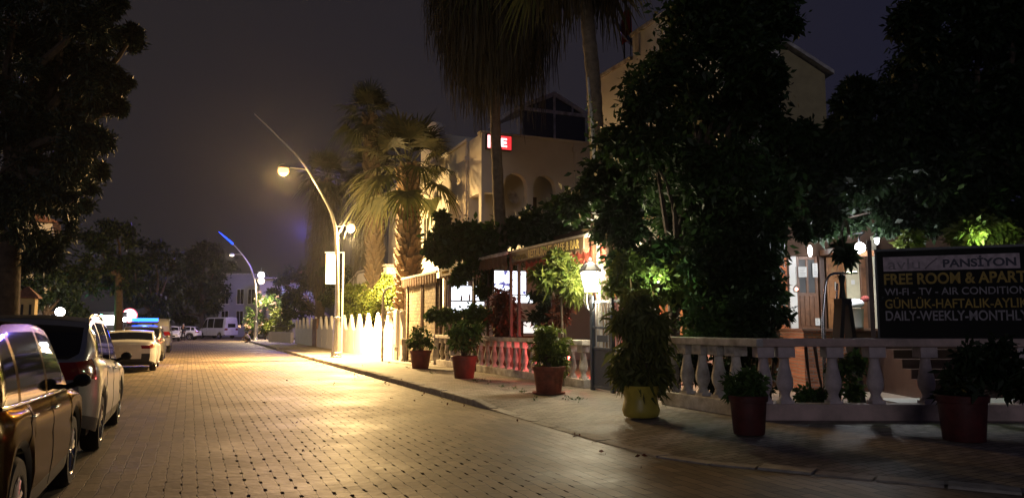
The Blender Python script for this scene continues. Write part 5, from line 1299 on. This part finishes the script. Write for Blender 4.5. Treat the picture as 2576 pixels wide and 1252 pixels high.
palm('dark skirted palm standing furthest left in the row of palms', b3, [b3, b3 + Vector((.4, 0, 12.5))], [.4, .25], None, 26, 1.3, 1.5, PG, skirt=(4.5, 12.4, 1.5, 1500, 2.4), fm=M['frond_dim'], el=(-.3, 1.3))
b4 = ground(912, 50, .1)
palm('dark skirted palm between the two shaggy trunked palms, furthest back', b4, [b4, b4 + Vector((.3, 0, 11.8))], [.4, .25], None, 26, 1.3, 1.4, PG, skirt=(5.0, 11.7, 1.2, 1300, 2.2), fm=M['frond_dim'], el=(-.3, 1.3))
b5 = ground(1268, 24.6, .14)
palm('tall palm with huge drooping brown skirt hiding part of the cream building', b5, [b5, at(1257, 560, 24.6), at(1246, 330, 24.6), at(1240, 0, 24.6), at(1240, -160, 24.6)], [.34, .20, .17, .19, .2], None, 44, 1.5, 1.5, PG, skirt=(10.4, 15.6, 2.25, 9000, 1.9), el=(-1.25, 1.0))
b6 = ground(1512, 19.2, .14)
palm('tall bare palm trunk leaning beside the dark broadleaf tree, its crown above the picture', b6, [b6, at(1505, 420, 19.2), at(1492, 200, 19.2), at(1472, 0, 19.2), at(1450, -190, 19.2)], [.28, .20, .19, .18, .18], None, 30, 1.4, 1.4, PG, skirt=(11.0, 13.4, 1.7, 2600, 1.7), el=(-.4, 1.2))

# ------------------------------------------------------------------ big dark trees on the right
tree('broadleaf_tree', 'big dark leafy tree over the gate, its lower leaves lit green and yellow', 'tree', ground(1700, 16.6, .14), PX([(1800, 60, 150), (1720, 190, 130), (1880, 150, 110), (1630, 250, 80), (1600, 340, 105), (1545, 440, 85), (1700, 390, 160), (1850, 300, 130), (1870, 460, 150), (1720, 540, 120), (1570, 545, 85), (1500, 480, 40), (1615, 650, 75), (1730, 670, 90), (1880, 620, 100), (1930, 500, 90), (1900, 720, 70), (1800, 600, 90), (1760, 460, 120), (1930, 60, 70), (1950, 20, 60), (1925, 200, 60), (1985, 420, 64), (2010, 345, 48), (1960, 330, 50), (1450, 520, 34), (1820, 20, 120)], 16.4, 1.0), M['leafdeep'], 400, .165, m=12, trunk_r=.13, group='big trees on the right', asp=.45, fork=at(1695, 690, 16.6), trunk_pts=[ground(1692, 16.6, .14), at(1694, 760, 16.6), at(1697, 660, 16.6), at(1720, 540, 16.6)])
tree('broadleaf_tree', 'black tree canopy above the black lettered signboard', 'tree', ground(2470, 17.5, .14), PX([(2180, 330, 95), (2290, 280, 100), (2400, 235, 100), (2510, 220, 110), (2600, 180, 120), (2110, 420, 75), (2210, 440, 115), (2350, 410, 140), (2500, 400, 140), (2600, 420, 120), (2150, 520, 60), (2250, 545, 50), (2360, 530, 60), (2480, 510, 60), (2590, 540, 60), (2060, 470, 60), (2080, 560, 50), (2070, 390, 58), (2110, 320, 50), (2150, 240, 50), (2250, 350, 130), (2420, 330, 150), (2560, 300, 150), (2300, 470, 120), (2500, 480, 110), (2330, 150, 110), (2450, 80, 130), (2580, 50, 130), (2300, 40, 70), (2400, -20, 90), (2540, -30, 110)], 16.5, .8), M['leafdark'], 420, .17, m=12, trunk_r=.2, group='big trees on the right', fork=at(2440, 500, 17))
tree('leaning_tree', 'crooked dark trunked small tree bending behind the balustrade corner', 'tree', ground(1835, 16.2, .14), PX([(1950, 630, 30), (1945, 590, 36), (1910, 650, 36), (2010, 580, 22)], 15.8, .4), M['leafdark'], 180, .14, m=9, trunk_r=.10, group='big trees on the right', trunk_pts=[ground(1835, 16.2, .14), at(1825, 780, 16.2), at(1800, 720, 16.2), at(1850, 650, 16)], fork=at(1850, 650, 16))

# ------------------------------------------------------------------ climbing plants and shrubs on the restaurant
V_ = PX([(px_, 622 - (px_ - 1085) * .20 + rnd.uniform(-22, 22), rnd.uniform(18, 30)) for px_ in range(1090, 1480, 13)] + [(1110, 600, 34), (1150, 585, 36), (1200, 588, 36), (1255, 585, 34), (1310, 585, 38), (1360, 565, 42), (1415, 555, 42), (1455, 540, 34), (1130, 630, 18), (1190, 630, 20), (1250, 630, 20), (1113, 545, 9), (1114, 570, 9), (1400, 520, 30), (1440, 500, 30), (1340, 545, 24), (1205, 660, 24), (1300, 650, 22), (1340, 640, 20), (1150, 700, 9), (1228, 700, 10), (1216, 730, 9), (1232, 665, 13), (1240, 690, 12), (1246, 712, 11), (1168, 680, 11), (1285, 655, 12), (1330, 640, 11), (1200, 655, 14), (1110, 655, 12), (1400, 600, 14), (1380, 610, 12)], 25, .5)
tree('climbing_vine', 'dark leafy vine sprawling over the brown awnings above the bar', 'vine', W(9.6, 3.6, .14), V_, M['leafdeep'], 26, .24, m=11, f=.7, asp=.5, trunk_r=.05, fork=at(1230, 640, 25), part='foliage')
def shrub(label, px, Y, lst, leaf, per=130, size=.12, name='shrub', grp='shrubs inside the balustrade', base=None, hang=0., m=9, asp=.42):
    return tree(name, label, 'shrub', base or ground(px, Y, .14), [(c, r * 1.25) for c, r in PX(lst, Y, .4)], leaf, int(per * .34), size * 1.2, m=m + 5, f=.66, trunk_r=.035, group=grp, part='foliage', hang=hang, asp=asp)
shrub('flat topped shrub with spreading layered sprays in front of the bar shelves', 1195, 24.5, [(1195, 785, 18), (1160, 795, 20), (1210, 800, 20), (1120, 795, 16), (1090, 797, 13), (1180, 820, 20), (1225, 790, 14)], M['leafmid'])
shrub('reddish copper leaved plant around the palm foot, lit red', 1268, 23.5, [(1265, 760, 22), (1255, 800, 26), (1285, 810, 26), (1268, 830, 22)], M['leafred'], size=.16)
shrub('dark leafy shrub below the lit sprays between bar and gate', 1365, 20.5, [(1365, 740, 22), (1380, 770, 24), (1360, 795, 22), (1390, 800, 20)], M['leafdark'])
shrub('tall shrub with narrow bright leaves lit by the gate lantern', 1415, 18.6, [(1380, 700, 26), (1415, 680, 30), (1440, 710, 26), (1400, 650, 22), (1450, 740, 20), (1360, 690, 18)], M['leaflime'], size=.17, asp=.28)
shrub('red lit leafy plant beside the gate behind the balustrade', 1425, 19.4, [(1415, 770, 16), (1425, 740, 14), (1405, 800, 16)], M['leafred'], size=.14)
shrub('bright green shrub lit from within behind the yellow pot', 1650, 15.6, [(1600, 690, 40), (1650, 680, 40), (1690, 700, 40), (1560, 720, 30), (1720, 690, 34), (1640, 730, 40), (1580, 660, 30)], M['leaflime'], per=170, size=.13)
shrub('dark green shrub low behind the corner of the pinkish balustrade', 1790, 14.6, [(1760, 790, 50), (1820, 800, 50), (1780, 840, 40), (1840, 850, 34)], M['leafmid'], per=170)
shrub('dense black shrub filling the space under the big tree beside the guesthouse', 1860, 15.2, [(1830, 640, 60), (1880, 620, 56), (1830, 720, 66), (1885, 710, 56), (1915, 660, 30), (1850, 800, 60), (1905, 800, 36)], M['leafdark'], per=420)
shrub('dark low shrub between the first balusters of the corner', 1750, 14.9, [(1730, 920, 34), (1790, 940, 34), (1850, 930, 34), (1900, 950, 30), (1700, 900, 26)], M['leafdark'], per=260)
shrub('dark bushy shrub against the terracotta wall by the pansion entrance', 1930, 14.2, [(1890, 770, 50), (1925, 800, 40), (1900, 850, 44), (1920, 730, 34)], M['leafdark'], per=190)
shrub('low weeds and leaves behind the wide balusters', 2040, 13.2, [(2020, 990, 18), (2060, 1000, 20), (2140, 980, 26), (2120, 930, 30), (2150, 900, 30)], M['leafmid'], per=80, size=.09)
shrub('sunlit looking yellow green bush glowing behind the top of the signboard', 2460, 15.6, [(2440, 580, 30), (2490, 570, 34), (2415, 600, 24), (2520, 590, 26), (2290, 605, 18)], M['leaflime'], per=170, size=.13)
shrub('small spray of hanging leaves silhouetted beside the round globe lamp', 2125, 15.0, [(2125, 632, 8), (2130, 646, 6), (2108, 622, 6)], M['leafdark'], per=14, size=.2, base=at(2135, 590, 15.2))

def green_lamp(px, py, Y, label, col, p):
    o = thing('garden_spotlight', label, 'lamp', at(px, py, Y), 0, 'small garden lamps in the foliage')
    MB().ball((0, 0, 0), .025, 10).build('bulb', glow('garden_bulb', col, 1.2), o, smooth=60); b = MB(); b.lathe([(.06, -.14), (.07, -.05), (.055, -.04)], 10); b.build('housing', M['dark'], o, smooth=40)
    b = MB(); b.tube([(0, 0, -.14), (0, 0, -(at(px, py, Y).z - .14))], .012, 5); b.build('spike', M['dark'], o)
    lamp_light('lamp_glow', 'POINT', o, (0, -.05, .12), col, p, .06)
green_lamp(1735, 700, 15.2, 'small green lamp shining inside the shrubs left of the entrance', (.3, 1, .35), 6)
green_lamp(1655, 710, 15.0, 'small pale green lamp shining through the bright leaves by the gate', (.8, 1, .6), 24)
green_lamp(2470, 625, 14.9, 'small warm lamp hidden behind the signboard lighting the bush', (.75, 1, .45), 26)

# ------------------------------------------------------------------ pots
def potted(name, label, px, py, w, h, m, lst, leaf, per, size, flare=.72, belly=False, hang=0., asp=.42, saucer=False, rim=True, z=.13):
    g = gp(px, py, z); Y = g.y; t = thing(name, label, 'potted plant', g, 0, 'potted plants on the pavement')
    r = w / 2
    if belly: prof = [(r * .86, 0), (r * .92, .02), (r * 1.0, h * .2), (r * .9, h * .45), (r * .86, h * .6), (r * .98, h * .93), (r * 1.02, h), (r * .94, h), (r * .86, h * .9)]
    else: prof = [(r * flare, 0), (r * (flare + .02), .01), (r * .93, h * .84), (r * 1.0, h * .85), (r * 1.03, h * .98), (r * 1.0, h), (r * .92, h), (r * .90, h * .88)]
    MB().lathe(prof, 28).build('pot', m, t, smooth=38)
    b = MB(); b.lathe([(r * .90, h * .86), (r * .5, h * .88), (.001, h * .89)], 18, cap=False); b.build('soil', M['soil'], t)
    if saucer: MB().lathe([(r * .8, .0), (r * .98, .015), (r * 1.0, .05), (r * .95, .05), (r * .78, .02)], 26, cap=False).build('saucer', m, t, smooth=40)
    BL = [(c - g, q) for c, q in PX(lst, Y + .05, .12)]; C, R_ = subclumps(BL, 14, .66, 1.25); V, Q = leaf_arrays([tuple(c) for c in C], R_, int(per * .42), size * 1.2, asp, hang=hang); np_mesh('foliage', V, Q, leaf, t)
    b = MB()
    for c, q in BL: limb(b, (0, 0, h * .88), c, .016, .006, .06)
    for c in C[::4]: limb(b, (rnd.uniform(-.05, .05), rnd.uniform(-.05, .05), h * .88), c, .010, .004, .05)
    b.build('stems', M['bark'], t, smooth=50)
potted('potted_shrub', 'dark red pot with a sparse shrub against the stone cladding, furthest along the pavement', 1057, 926, .76, .62, M['redpot'], [(1055, 850, 22), (1040, 860, 16), (1075, 862, 16), (1058, 832, 16)], M['leafmid'], 26, .13)
potted('potted_shrub', 'dark red pot with a bushy shrub in front of the balustrade end pier', 1167, 950, .74, .62, M['redpot'], [(1165, 860, 30), (1145, 845, 22), (1190, 850, 22), (1165, 825, 24), (1200, 830, 14)], M['leafmid'], 60, .11)
potted('potted_shrub', 'terracotta pot on a saucer with a leafy yellow green shrub, nearest the gate', 1380, 990, .72, .60, M['terra'], [(1380, 890, 32), (1360, 875, 24), (1405, 880, 24), (1385, 850, 26), (1370, 835, 16), (1405, 915, 18)], M['leaflime'], 70, .10, saucer=True)
potted('potted_bamboo', 'fat yellow glazed pot with tall drooping narrow leaves beside the gate', 1612, 1046, .62, .50, M['yellow'], [(1610, 930, 52), (1585, 880, 42), (1635, 880, 44), (1605, 820, 46), (1640, 800, 34), (1580, 800, 34), (1610, 770, 36), (1575, 930, 30), (1650, 930, 28)], M['leafolive'], 70, .19, belly=True, hang=.7, asp=.22)
potted('potted_shrub', 'red pot with a low dark shrub standing before the balustrade corner', 1884, 1090, .52, .52, M['darkpot'], [(1870, 985, 30), (1895, 975, 26), (1850, 970, 22), (1880, 950, 20)], M['leafmid'], 70, .09, flare=.78)
potted('potted_shrub', 'dark pot with a spreading black shrub in front of the wide balustrade', 2425, 1106, .62, .58, M['darkpot'], [(2420, 960, 46), (2470, 930, 44), (2530, 940, 44), (2440, 900, 34), (2520, 890, 30), (2400, 990, 26), (2560, 960, 40)], M['leafdark'], 90, .10, flare=.78)
# weeds along the wall foot and stray leaves on the road
C = []; R_ = []
for (px, py) in ((1195, 958), (1230, 962), (1262, 972), (1215, 955), (1320, 985), (1345, 1000), (1425, 1000), (1090, 938), (1025, 925), (980, 912), (1460, 1005), (1180, 948), (1290, 975)):
    g = gp(px, py, .16); C.append(tuple(g)); R_.append(.12)
V, Q = leaf_arrays(C, R_, 14, .07, .3, droop=-.6, flat=.35); w_ = np_mesh('weeds', V, Q, M['leafmid']); tag(w_, kind='stuff')
C = []
for _ in range(70):
    f = rnd.random(); s_ = rnd.uniform(-6, 24); t_ = -abs(rnd.gauss(0, .25)) - .02 if rnd.random() < .7 else rnd.uniform(-6, 2.4)
    if s_ < -3 and t_ > 0: t_ = -.1
    p = W(s_, t_, .02 if t_ < 0 else .145); C.append(tuple(p))
V, Q = leaf_arrays(C, [.12] * len(C), 2, .06, .5, droop=0, flat=.02); tag(np_mesh('fallen_leaves', V, Q, M['leafred']), kind='stuff')

# ================================================================== pansion entrance on the right
GY = 18.4
def gx(px, Y=GY): return at(px, 818, Y).x
def gz(py, Y=GY): return at(1287, py, Y).z
ph = thing('guesthouse', 'guesthouse front with brown wooden doors and cream panels behind the signboard', 'house', (gx(1950), GY, .14), 0)
x0 = gx(1950)
def X(px): return gx(px) - x0
FZ = 1.36
zt = lambda py: gz(py) - .14
b = MB()
for (a, c, z0, z1, d) in ((-.6, X(1986), 0, 3.9, 0), (X(2180), X(2900), 0, 3.9, 0), (X(1986), X(2180), 3.15, 3.9, 0), (X(1986), X(2180), 0, FZ, 0)): b.box2((a, d, z0), (c, d + .3, z1))
b.box2((-.6, .3, 0), (X(2900), 5, 3.88)); b.build('wall', mat('dark_brown_render', (.10, .055, .035), .85, bump=.3), ph)
b = MB(); b.box2((X(1962), -.04, .4), (X(1982), -.005, 3.1)); b.build('orange_strip', mat('orange_lit_tone', (.50, .14, .04), .7), ph)  # added slab, the orange light on this strip of wall put into its colour
b = MB(); b.prism([(-.9, 3.9), (X(2900) + .3, 3.9), (X(2900) + .3, 4.05), (-.9, 4.05)], -1.0, 5.2); b.build('roof', M['dwood'], ph)
b = MB(); b.box2((X(1988), -.03, FZ), (X(2007), .02, 3.14)); b.build('door_jamb', M['trim'], ph, bevel=.008)
# glazed wooden door with notices
d = MB(); xa, xb = X(2008), X(2062)
d.box2((xa, .01, FZ), (xb, .06, 2.25)); d.box2((xa, .011, 2.25), (xa + .07, .061, 3.14)); d.box2((xb - .07, .011, 2.25), (xb, .061, 3.14)); d.box2((xa + .07, .011, 3.06), (xb - .07, .061, 3.14)); d.box2(((xa + xb) / 2 - .03, .011, 2.25), ((xa + xb) / 2 + .03, .061, 3.06))
for k in range(4): x = xa + .06 + k * .115; d.box2((x, -.012, FZ + .1), (x + .075, .008, 2.18))
dr = d.build('door', M['wood'], ph, bevel=.006)
g = MB(); g.box2((xa + .07, .03, 2.25), (xb - .07, .04, 3.06)); g.build('pane', mat('pale_glass', (.12, .12, .12), .1), dr)
pap = mat('paper', (.75, .75, .72), .8, var=.04)
for nm, (pa, pb, ya, yb) in (('notice', (2012, 2033, 671, 697)), ('notice', (2048, 2061, 662, 697)), ('notice', (2050, 2062, 800, 818))):
    q = MB(); q.box2((X(pa), -.022, zt(yb)), (X(pb), -.018, zt(ya))); o = q.build(nm, pap, ph)
    q = MB()
    for k in range(5):
        z = zt(ya) - (zt(ya) - zt(yb)) * (k + 1) / 6.5; q.box2((X(pa) + .03, -.025, z), (X(pb) - .03 - .02 * (k % 3), -.0225, z + .008))
    q.build('print', mat('grey_print', (.3, .3, .3), .8), o)
b = MB(); b.box2((X(2064), -.05, FZ), (X(2078), .06, 3.14)); b.build('door_post', M['dwood'], ph, bevel=.01)
# panelled double door
xa, xb = X(2084), X(2132); d = MB(); d.box2((xa, .0, FZ), (xb, .05, 3.12)); xm = (xa + xb) / 2
for (u, v) in ((xa + .03, xm - .02), (xm + .02, xb - .03)):
    for (z0, z1) in ((FZ + .1, FZ + .65), (FZ + .75, FZ + 1.2), (FZ + 1.3, 3.0)): d.box2((u + .02, -.018, z0), (v - .02, -.002, z1))
dr = d.build('door', mat('orange_brown_wood', (.30, .13, .045), .4, var=.3, scale=6, coat=.3), ph, bevel=.008)
MB().box2((xm - .06, -.06, FZ + .95), (xm - .035, -.02, FZ + 1.15)).build('handle', M['galv'], dr)
b = MB(); b.box2((X(2133), -.02, FZ), (X(2166), .04, 3.12)); pn = b.build('cream_panel', mat('cream_board', (.62, .56, .38), .6, bump=.1), ph)
q = MB(); q.box2((X(2144), -.032, zt(715)), (X(2153), -.022, zt(704))); q.build('switch_plate', M['trim'], pn)
b = MB(); b.box2((X(2167), -.06, FZ), (X(2181), .05, 3.2)); b.build('door_post', M['wood'], ph, bevel=.01)
b = MB(); b.box2((X(2066), -1.3, 3.14), (X(2074), -.07, 3.28)); b.box2((X(2040), -1.4, 3.02), (X(2150), -1.3, 3.14)); b.box2((X(2066), -.9, 3.02), (X(2130), -.8, 3.12)); b.build('pergola_beam', M['wood'], ph)
b = MB(); b.box2((X(2188), -.3, 1.0), (X(2198), -.22, 3.6)); b.build('shutter_edge', mat('cream_paint', (.6, .55, .42), .7), ph)
# brick base and raised landing with steps
b = MB(); b.box2((X(1960), -1.5, 0), (X(2075), -.02, FZ - .02)); b.build('landing', M['brick'], ph); b = MB(); b.box2((X(2075) + .002, -1.5, 0), (X(2210), -.02, FZ - .02)); b.build('landing_side', M['dwood'], ph); b = MB(); b.box2((X(1955), -1.56, FZ - .018), (X(2214), -.02, FZ + .03)); b.build('landing_slab', mat('brown_tile', (.16, .09, .06), .4, var=.2), ph)
sp_ = thing('terrace_steps', 'flight of dark brown tiled steps behind the wide balusters', 'steps', (gx(2235, 16.4), 14.9, .14), 0)
stl = mat('step_tile', (.07, .04, .034), .35, var=.25, scale=5)
for k in range(6): MB().box2((0, .34 * k, 0), (1.9, .34 * k + .36, .19 * (k + 1))).build('step', stl, sp_, bevel=.012)
b = MB(); b.box2((-.2, -1.0, 0), (2.4, -.02, .06)); tag(b.build('paving_slab', mat('pale_slab', (.62, .62, .60), .6, bump=.15), None, (gx(2245, 14.4), 14.85, .145)), 'pale square slab lying at the foot of the dark steps', 'paving slab')
# globe lamp and little lanterns
gpt = at(2162, 623, 16.4); gl2 = thing('globe_lamp', 'round glaring white globe lamp under the leaves by the guesthouse doors', 'lamp', gpt, 0)
MB().ball((0, 0, 0), .115, 18).build('globe', mat('white_globe', (.8, .8, .8), .4, emit=(.92, .96, 1), es=40), gl2, smooth=60); b = MB(); b.tube([(0, 0, .1), (0, 0, .25), (.12, .0, .34), (.16, .9, .4), (.16, 1.95, .4)], .018, 8); b.build('bracket', M['dark'], gl2, smooth=50)
lamp_light('globe_light', 'POINT', gl2, (0, 0, -.2), (.92, .95, 1), 120, .1); lamp_light('globe_light', 'POINT', gl2, (-.12, .12, .12), (.92, .95, 1), 70, .1)
lp_ = at(2205, 602, 16.2); l3 = thing('hanging_lantern', 'tiny bright hanging lantern just right of the round globe lamp', 'lantern', lp_, 0)
MB().lathe([(.03, -.10), (.055, .02), (.05, .03)], 8).build('glass', glow('lantern_white', (.95, .98, 1), 14), l3); b = MB(); b.lathe([(.07, .03), (.03, .10), (.03, .13), (.001, .16)], 8); b.tube([(0, 0, .15), (0, 0, .9)], .008, 5); b.build('cap', M['dark'], l3)
ov = thing('globe_reflection', 'white glowing oval added as the reflection of the globe lamp in the glazed guesthouse door', 'lamp', at(2037, 631, GY - .1), 0)  # reflection of the globe lamp in the door glass, built as a glowing oval
b = MB(); b.ball((0, 0, 0), .12, 16, sz=1.25); b.v = [(x * .48, y * .35, z) for x, y, z in b.v]; b.build('reflection_oval', glow('oval_reflection', (1, .98, .95), 5), ov, smooth=60); b = MB(); b.lathe([(.05, .0), (.05, .03)], 12); o = b.build('backing_disc', M['trim'], ov, (0, .05, 0)); o.rotation_euler = (math.pi / 2, 0, 0)
rl2 = thing('candle_lantern', 'small red glowing lantern hanging before the white door jamb', 'lantern', at(2003, 727, 16.8), 0)
MB().ball((0, 0, 0), .035, 10).build('flame', glow('red_candle', (1, .35, .22), 9), rl2, smooth=60); b = MB()
for k in range(5): a = k * 1.2566; b.tube([(.05 * math.cos(a), .05 * math.sin(a), -.07), (.075 * math.cos(a), .075 * math.sin(a), 0), (.02 * math.cos(a), .02 * math.sin(a), .09)], .008, 5)
b.tube([(0, 0, .08), (0, 0, .5)], .005, 5); b.build('cage', M['dwood'], rl2)
# curved steel handrail
hr = thing('handrail', 'curved polished steel handrail rising from the steps', 'handrail', (gx(2065, 15.2), 15.2, .14), 0)
b = MB(); zz = lambda py: at(2070, py, 15.2).z - .14; xx = lambda px: gx(px, 15.2) - gx(2065, 15.2)
arc = [(0, 0, 0), (xx(2070), 0, zz(800)), (xx(2080), 0, zz(720)), (xx(2085), .0, zz(700)), (xx(2093), .0, zz(691)), (xx(2106), .02, zz(687)), (xx(2180), .35, zz(683))]
b.tube(arc, .026, 10); b.tube([(xx(2100), .05, 0), (xx(2108), .05, zz(770)), (xx(2112), .05, zz(712))], .02, 8); b.tube([(xx(2072), .06, 0), (xx(2078), .06, zz(740)), (xx(2082), .04, zz(705))], .016, 8)
b.build('rail', M['chrome'], hr, smooth=60)
# table, A frame board, sack and bin on the terrace
tb = thing('terrace_table', 'dark table with splayed tapered legs and a pale top edge behind the balustrade', 'table', (gx(1995, 14.4), 14.4, .145), 0)
MB().box2((-.42, -.3, 1.08), (.42, .3, 1.12)).build('tabletop', M['terra'], tb, bevel=.01)
for sx in (-1, 1):
    for sy in (-1, 1): MB().tube([(sx * .42, sy * .30, 0), (sx * .33, sy * .24, .7), (sx * .30, sy * .22, 1.08)], [.014, .028, .034], 8).build('leg', M['dwood'], tb, smooth=50)
af = thing('a_frame_board', 'black folding board standing open like an A beside the handrail', 'sandwich board', (gx(2122, 14.6), 14.6, .145), R(6))
zA = at(2122, 752, 14.6).z - .145
for sg in (-1, 1): b = MB(); b.prism([(sg * .02, zA), (sg * .09, zA), (sg * .30, .0), (sg * .20, .0)], -.14, .14); b.build('leaf_panel', M['black'], af)
b = MB(); b.box2((-.10, -.15, zA - .10), (.10, .15, zA + .01)); b.build('hinge_bar', M['dark'], af); MB().box2((-.26, -.16, .55), (.26, -.12, .6)).build('stay_bar', M['dark'], af)
ur = thing('dark_urn', 'slender dark urn with a dry plant tuft standing on the folding board', 'urn', (gx(2122, 14.6), 14.6, .145 + zA + .012), 0)
hU = at(2122, 690, 14.6).z - .157 - zA
MB().lathe([(.07, 0), (.065, .02), (.05, hU * .35), (.04, hU * .6), (.06, hU * .8), (.07, hU * .9), (.04, hU)], 14).build('vase', M['black'], ur, smooth=50)
V, Q = leaf_arrays([(0, 0, hU)], [.06], 16, .09, .25); np_mesh('tuft', V, Q, M['leafred'], ur)
bn = thing('waste_bin', 'pale grey bin standing below the white sack by the door post', 'bin', (gx(2152, 16.9), 16.9, FZ + .17), 0)
MB().lathe([(.15, 0), (.18, .42), (.19, .44), (.17, .44)], 18).build('body', mat('grey_plastic', (.5, .5, .48), .5), bn, smooth=40); MB().lathe([(.16, .01), (.16, .03)], 18).build('base_ring', M['dark'], bn)
sk = thing('white_sack', 'crumpled white cloth sack heaped on the pale bin', 'sack', (gx(2135, 16.9), 16.86, FZ + .63), 0)
b = MB(); b.ball((0, 0, .10), .22, 20); b.v = [(x * 1.5 + .03 * math.sin(9 * y + 7 * z), y * .8, max(0, z * .62 + .02 * math.sin(11 * x))) for x, y, z in b.v]; b.build('cloth', mat('white_cloth', (.75, .74, .76), .9, bump=.8, bscale=9), sk, smooth=70)
b = MB(); b.ball((.36, -.02, .20), .09, 12, sz=.8); b.build('red_fold', mat('red_cloth', (.25, .05, .04), .9, bump=.5), sk, smooth=60)
tp_ = thing('clay_pot', 'small clay pot on the landing beside the handrail', 'pot', (gx(2112, 16.2), 16.2, .14 + FZ + .03), 0)
MB().lathe([(.05, 0), (.075, .12), (.08, .15), (.07, .15), (.06, .13)], 16).build('body', M['terra'], tp_, smooth=40); MB().lathe([(.062, .12), (.001, .125)], 12, cap=False).build('soil', M['soil'], tp_)

# ================================================================== black signboard
pl0 = at(2212, 818, 12.8); pr0 = at(2604, 818, 11.9)
dv = Vector((pr0.x - pl0.x, pr0.y - pl0.y, 0)); Lb = dv.length; rzb = math.atan2(dv.y, dv.x)
sb = thing('signboard', 'black guesthouse signboard lettered in white and yellow above the balustrade', 'sign', (pl0.x, pl0.y, .14), rzb)
zt2 = lambda py: at(2300, py, 12.6).z - .14
b = MB(); b.box2((0, 0, zt2(850)), (Lb, .06, zt2(630))); b.build('board', M['sign'], sb, bevel=.006)
b = MB()
for (u0, u1, w0, w1) in ((-.03, Lb + .03, zt2(630), zt2(630) + .04), (-.03, Lb + .03, zt2(850) - .04, zt2(850)), (-.03, 0, zt2(850), zt2(630)), (Lb, Lb + .03, zt2(850), zt2(630))): b.box2((u0, -.015, w0 + .0005), (u1, .075, w1 - .0005))
b.build('frame', M['dark'], sb)
for x in (-.10, Lb + .12): MB().box2((x - .035, .02, 0), (x + .035, .09, zt2(600))).build('post', M['dwood'], sb)
xe = Lb * .955; xs0 = .10
b = MB(); b.box2((xs0, -.006, zt2(681)), (xe - .05, -.002, zt2(645))); b.build('name_strip', mat('pale_strip', (.42, .34, .39), .6, var=.4, scale=9), sb)
rt = (math.pi / 2, 0, 0); thin = mat('grey_letters', (.22, .19, .22), .6, var=.4, scale=9); blk = mat('dark_letters', (.03, .03, .06), .6, var=.4, scale=9); yel = mat('yellow_letters', (.30, .20, .02), .6, var=.4, scale=9); gry = mat('pale_letters', (.24, .22, .25), .6, var=.4, scale=9)
def row(body, m, u0, u1, pa, pb, bold=.0): text(body, sb, ((u0 + u1) / 2, -.009, (zt2(pa) + zt2(pb)) / 2), u1 - u0, zt2(pa) - zt2(pb), m, rt, bold=bold)
row('avlu', thin, xs0 + .07, xs0 + .55, 650, 677); row('PANSİYON', blk, xs0 + .88, xe - .1, 648, 675, .03)
row('FREE ROOM & APART', yel, xs0, xe + .02, 687, 715, .025); row('WI-FI - TV - AIR CONDITION', gry, xs0, xe + .02, 724, 742, .008)
row('GÜNLÜK-HAFTALIK-AYLIK', yel, xs0, xe + .02, 747, 775, .012); row('DAILY-WEEKLY-MONTHLY', gry, xs0, xe + .02, 781, 806, .015)
b = MB(); b.tube([(xs0 + .62, -.008, zt2(676)), (xs0 + .70, -.008, zt2(664)), (xs0 + .80, -.008, zt2(652))], .012, 5); b.build('swash', thin, sb)
# white pole wound with ivy beside the tall palm trunk
wp = thing('white_pole', 'thin white pole wound with ivy beside the tall palm trunk', 'pole', ground(1508, 18.0, .14), 0)
b = MB(); b.tube([at(1506, 800, 18) - wp.location, at(1500, 500, 18) - wp.location, at(1490, 330, 18) - wp.location, at(1479, 195, 18) - wp.location], [.07, .06, .05, .03], 10); b.tube([(0, 0, 0), at(1506, 800, 18) - wp.location], .07, 10); b.build('shaft', M['wpaint'], wp, smooth=50)
C = []
for k in range(40): py = 800 - k * 14; px = np.interp(py, [195, 330, 500, 800], [1479, 1490, 1500, 1506]); C.append(tuple(at(px + rnd.uniform(-5, 5), py, 17.95) - wp.location))
V, Q = leaf_arrays(C, [.11] * 40, 9, .10); np_mesh('ivy', V, Q, M['leafmid'], wp)

# ================================================================== night air round the whole scene
hb_ = MB(); hb_.box2((-80, -30, -1.2), (60, 140, 22)); hz = hb_.build('haze', bpy.data.materials.new('haze_air')); tag(hz, kind='stuff')
m = hz.data.materials[0]; m.use_nodes = True; t = m.node_tree; t.nodes.remove(t.nodes['Principled BSDF']); v = t.nodes.new('ShaderNodeVolumePrincipled')
v.inputs['Density'].default_value = 0.00022; v.inputs['Anisotropy'].default_value = .85; v.inputs['Color'].default_value = (.9, .9, .9, 1); t.links.new(v.outputs[0], t.nodes['Material Output'].inputs['Volume'])
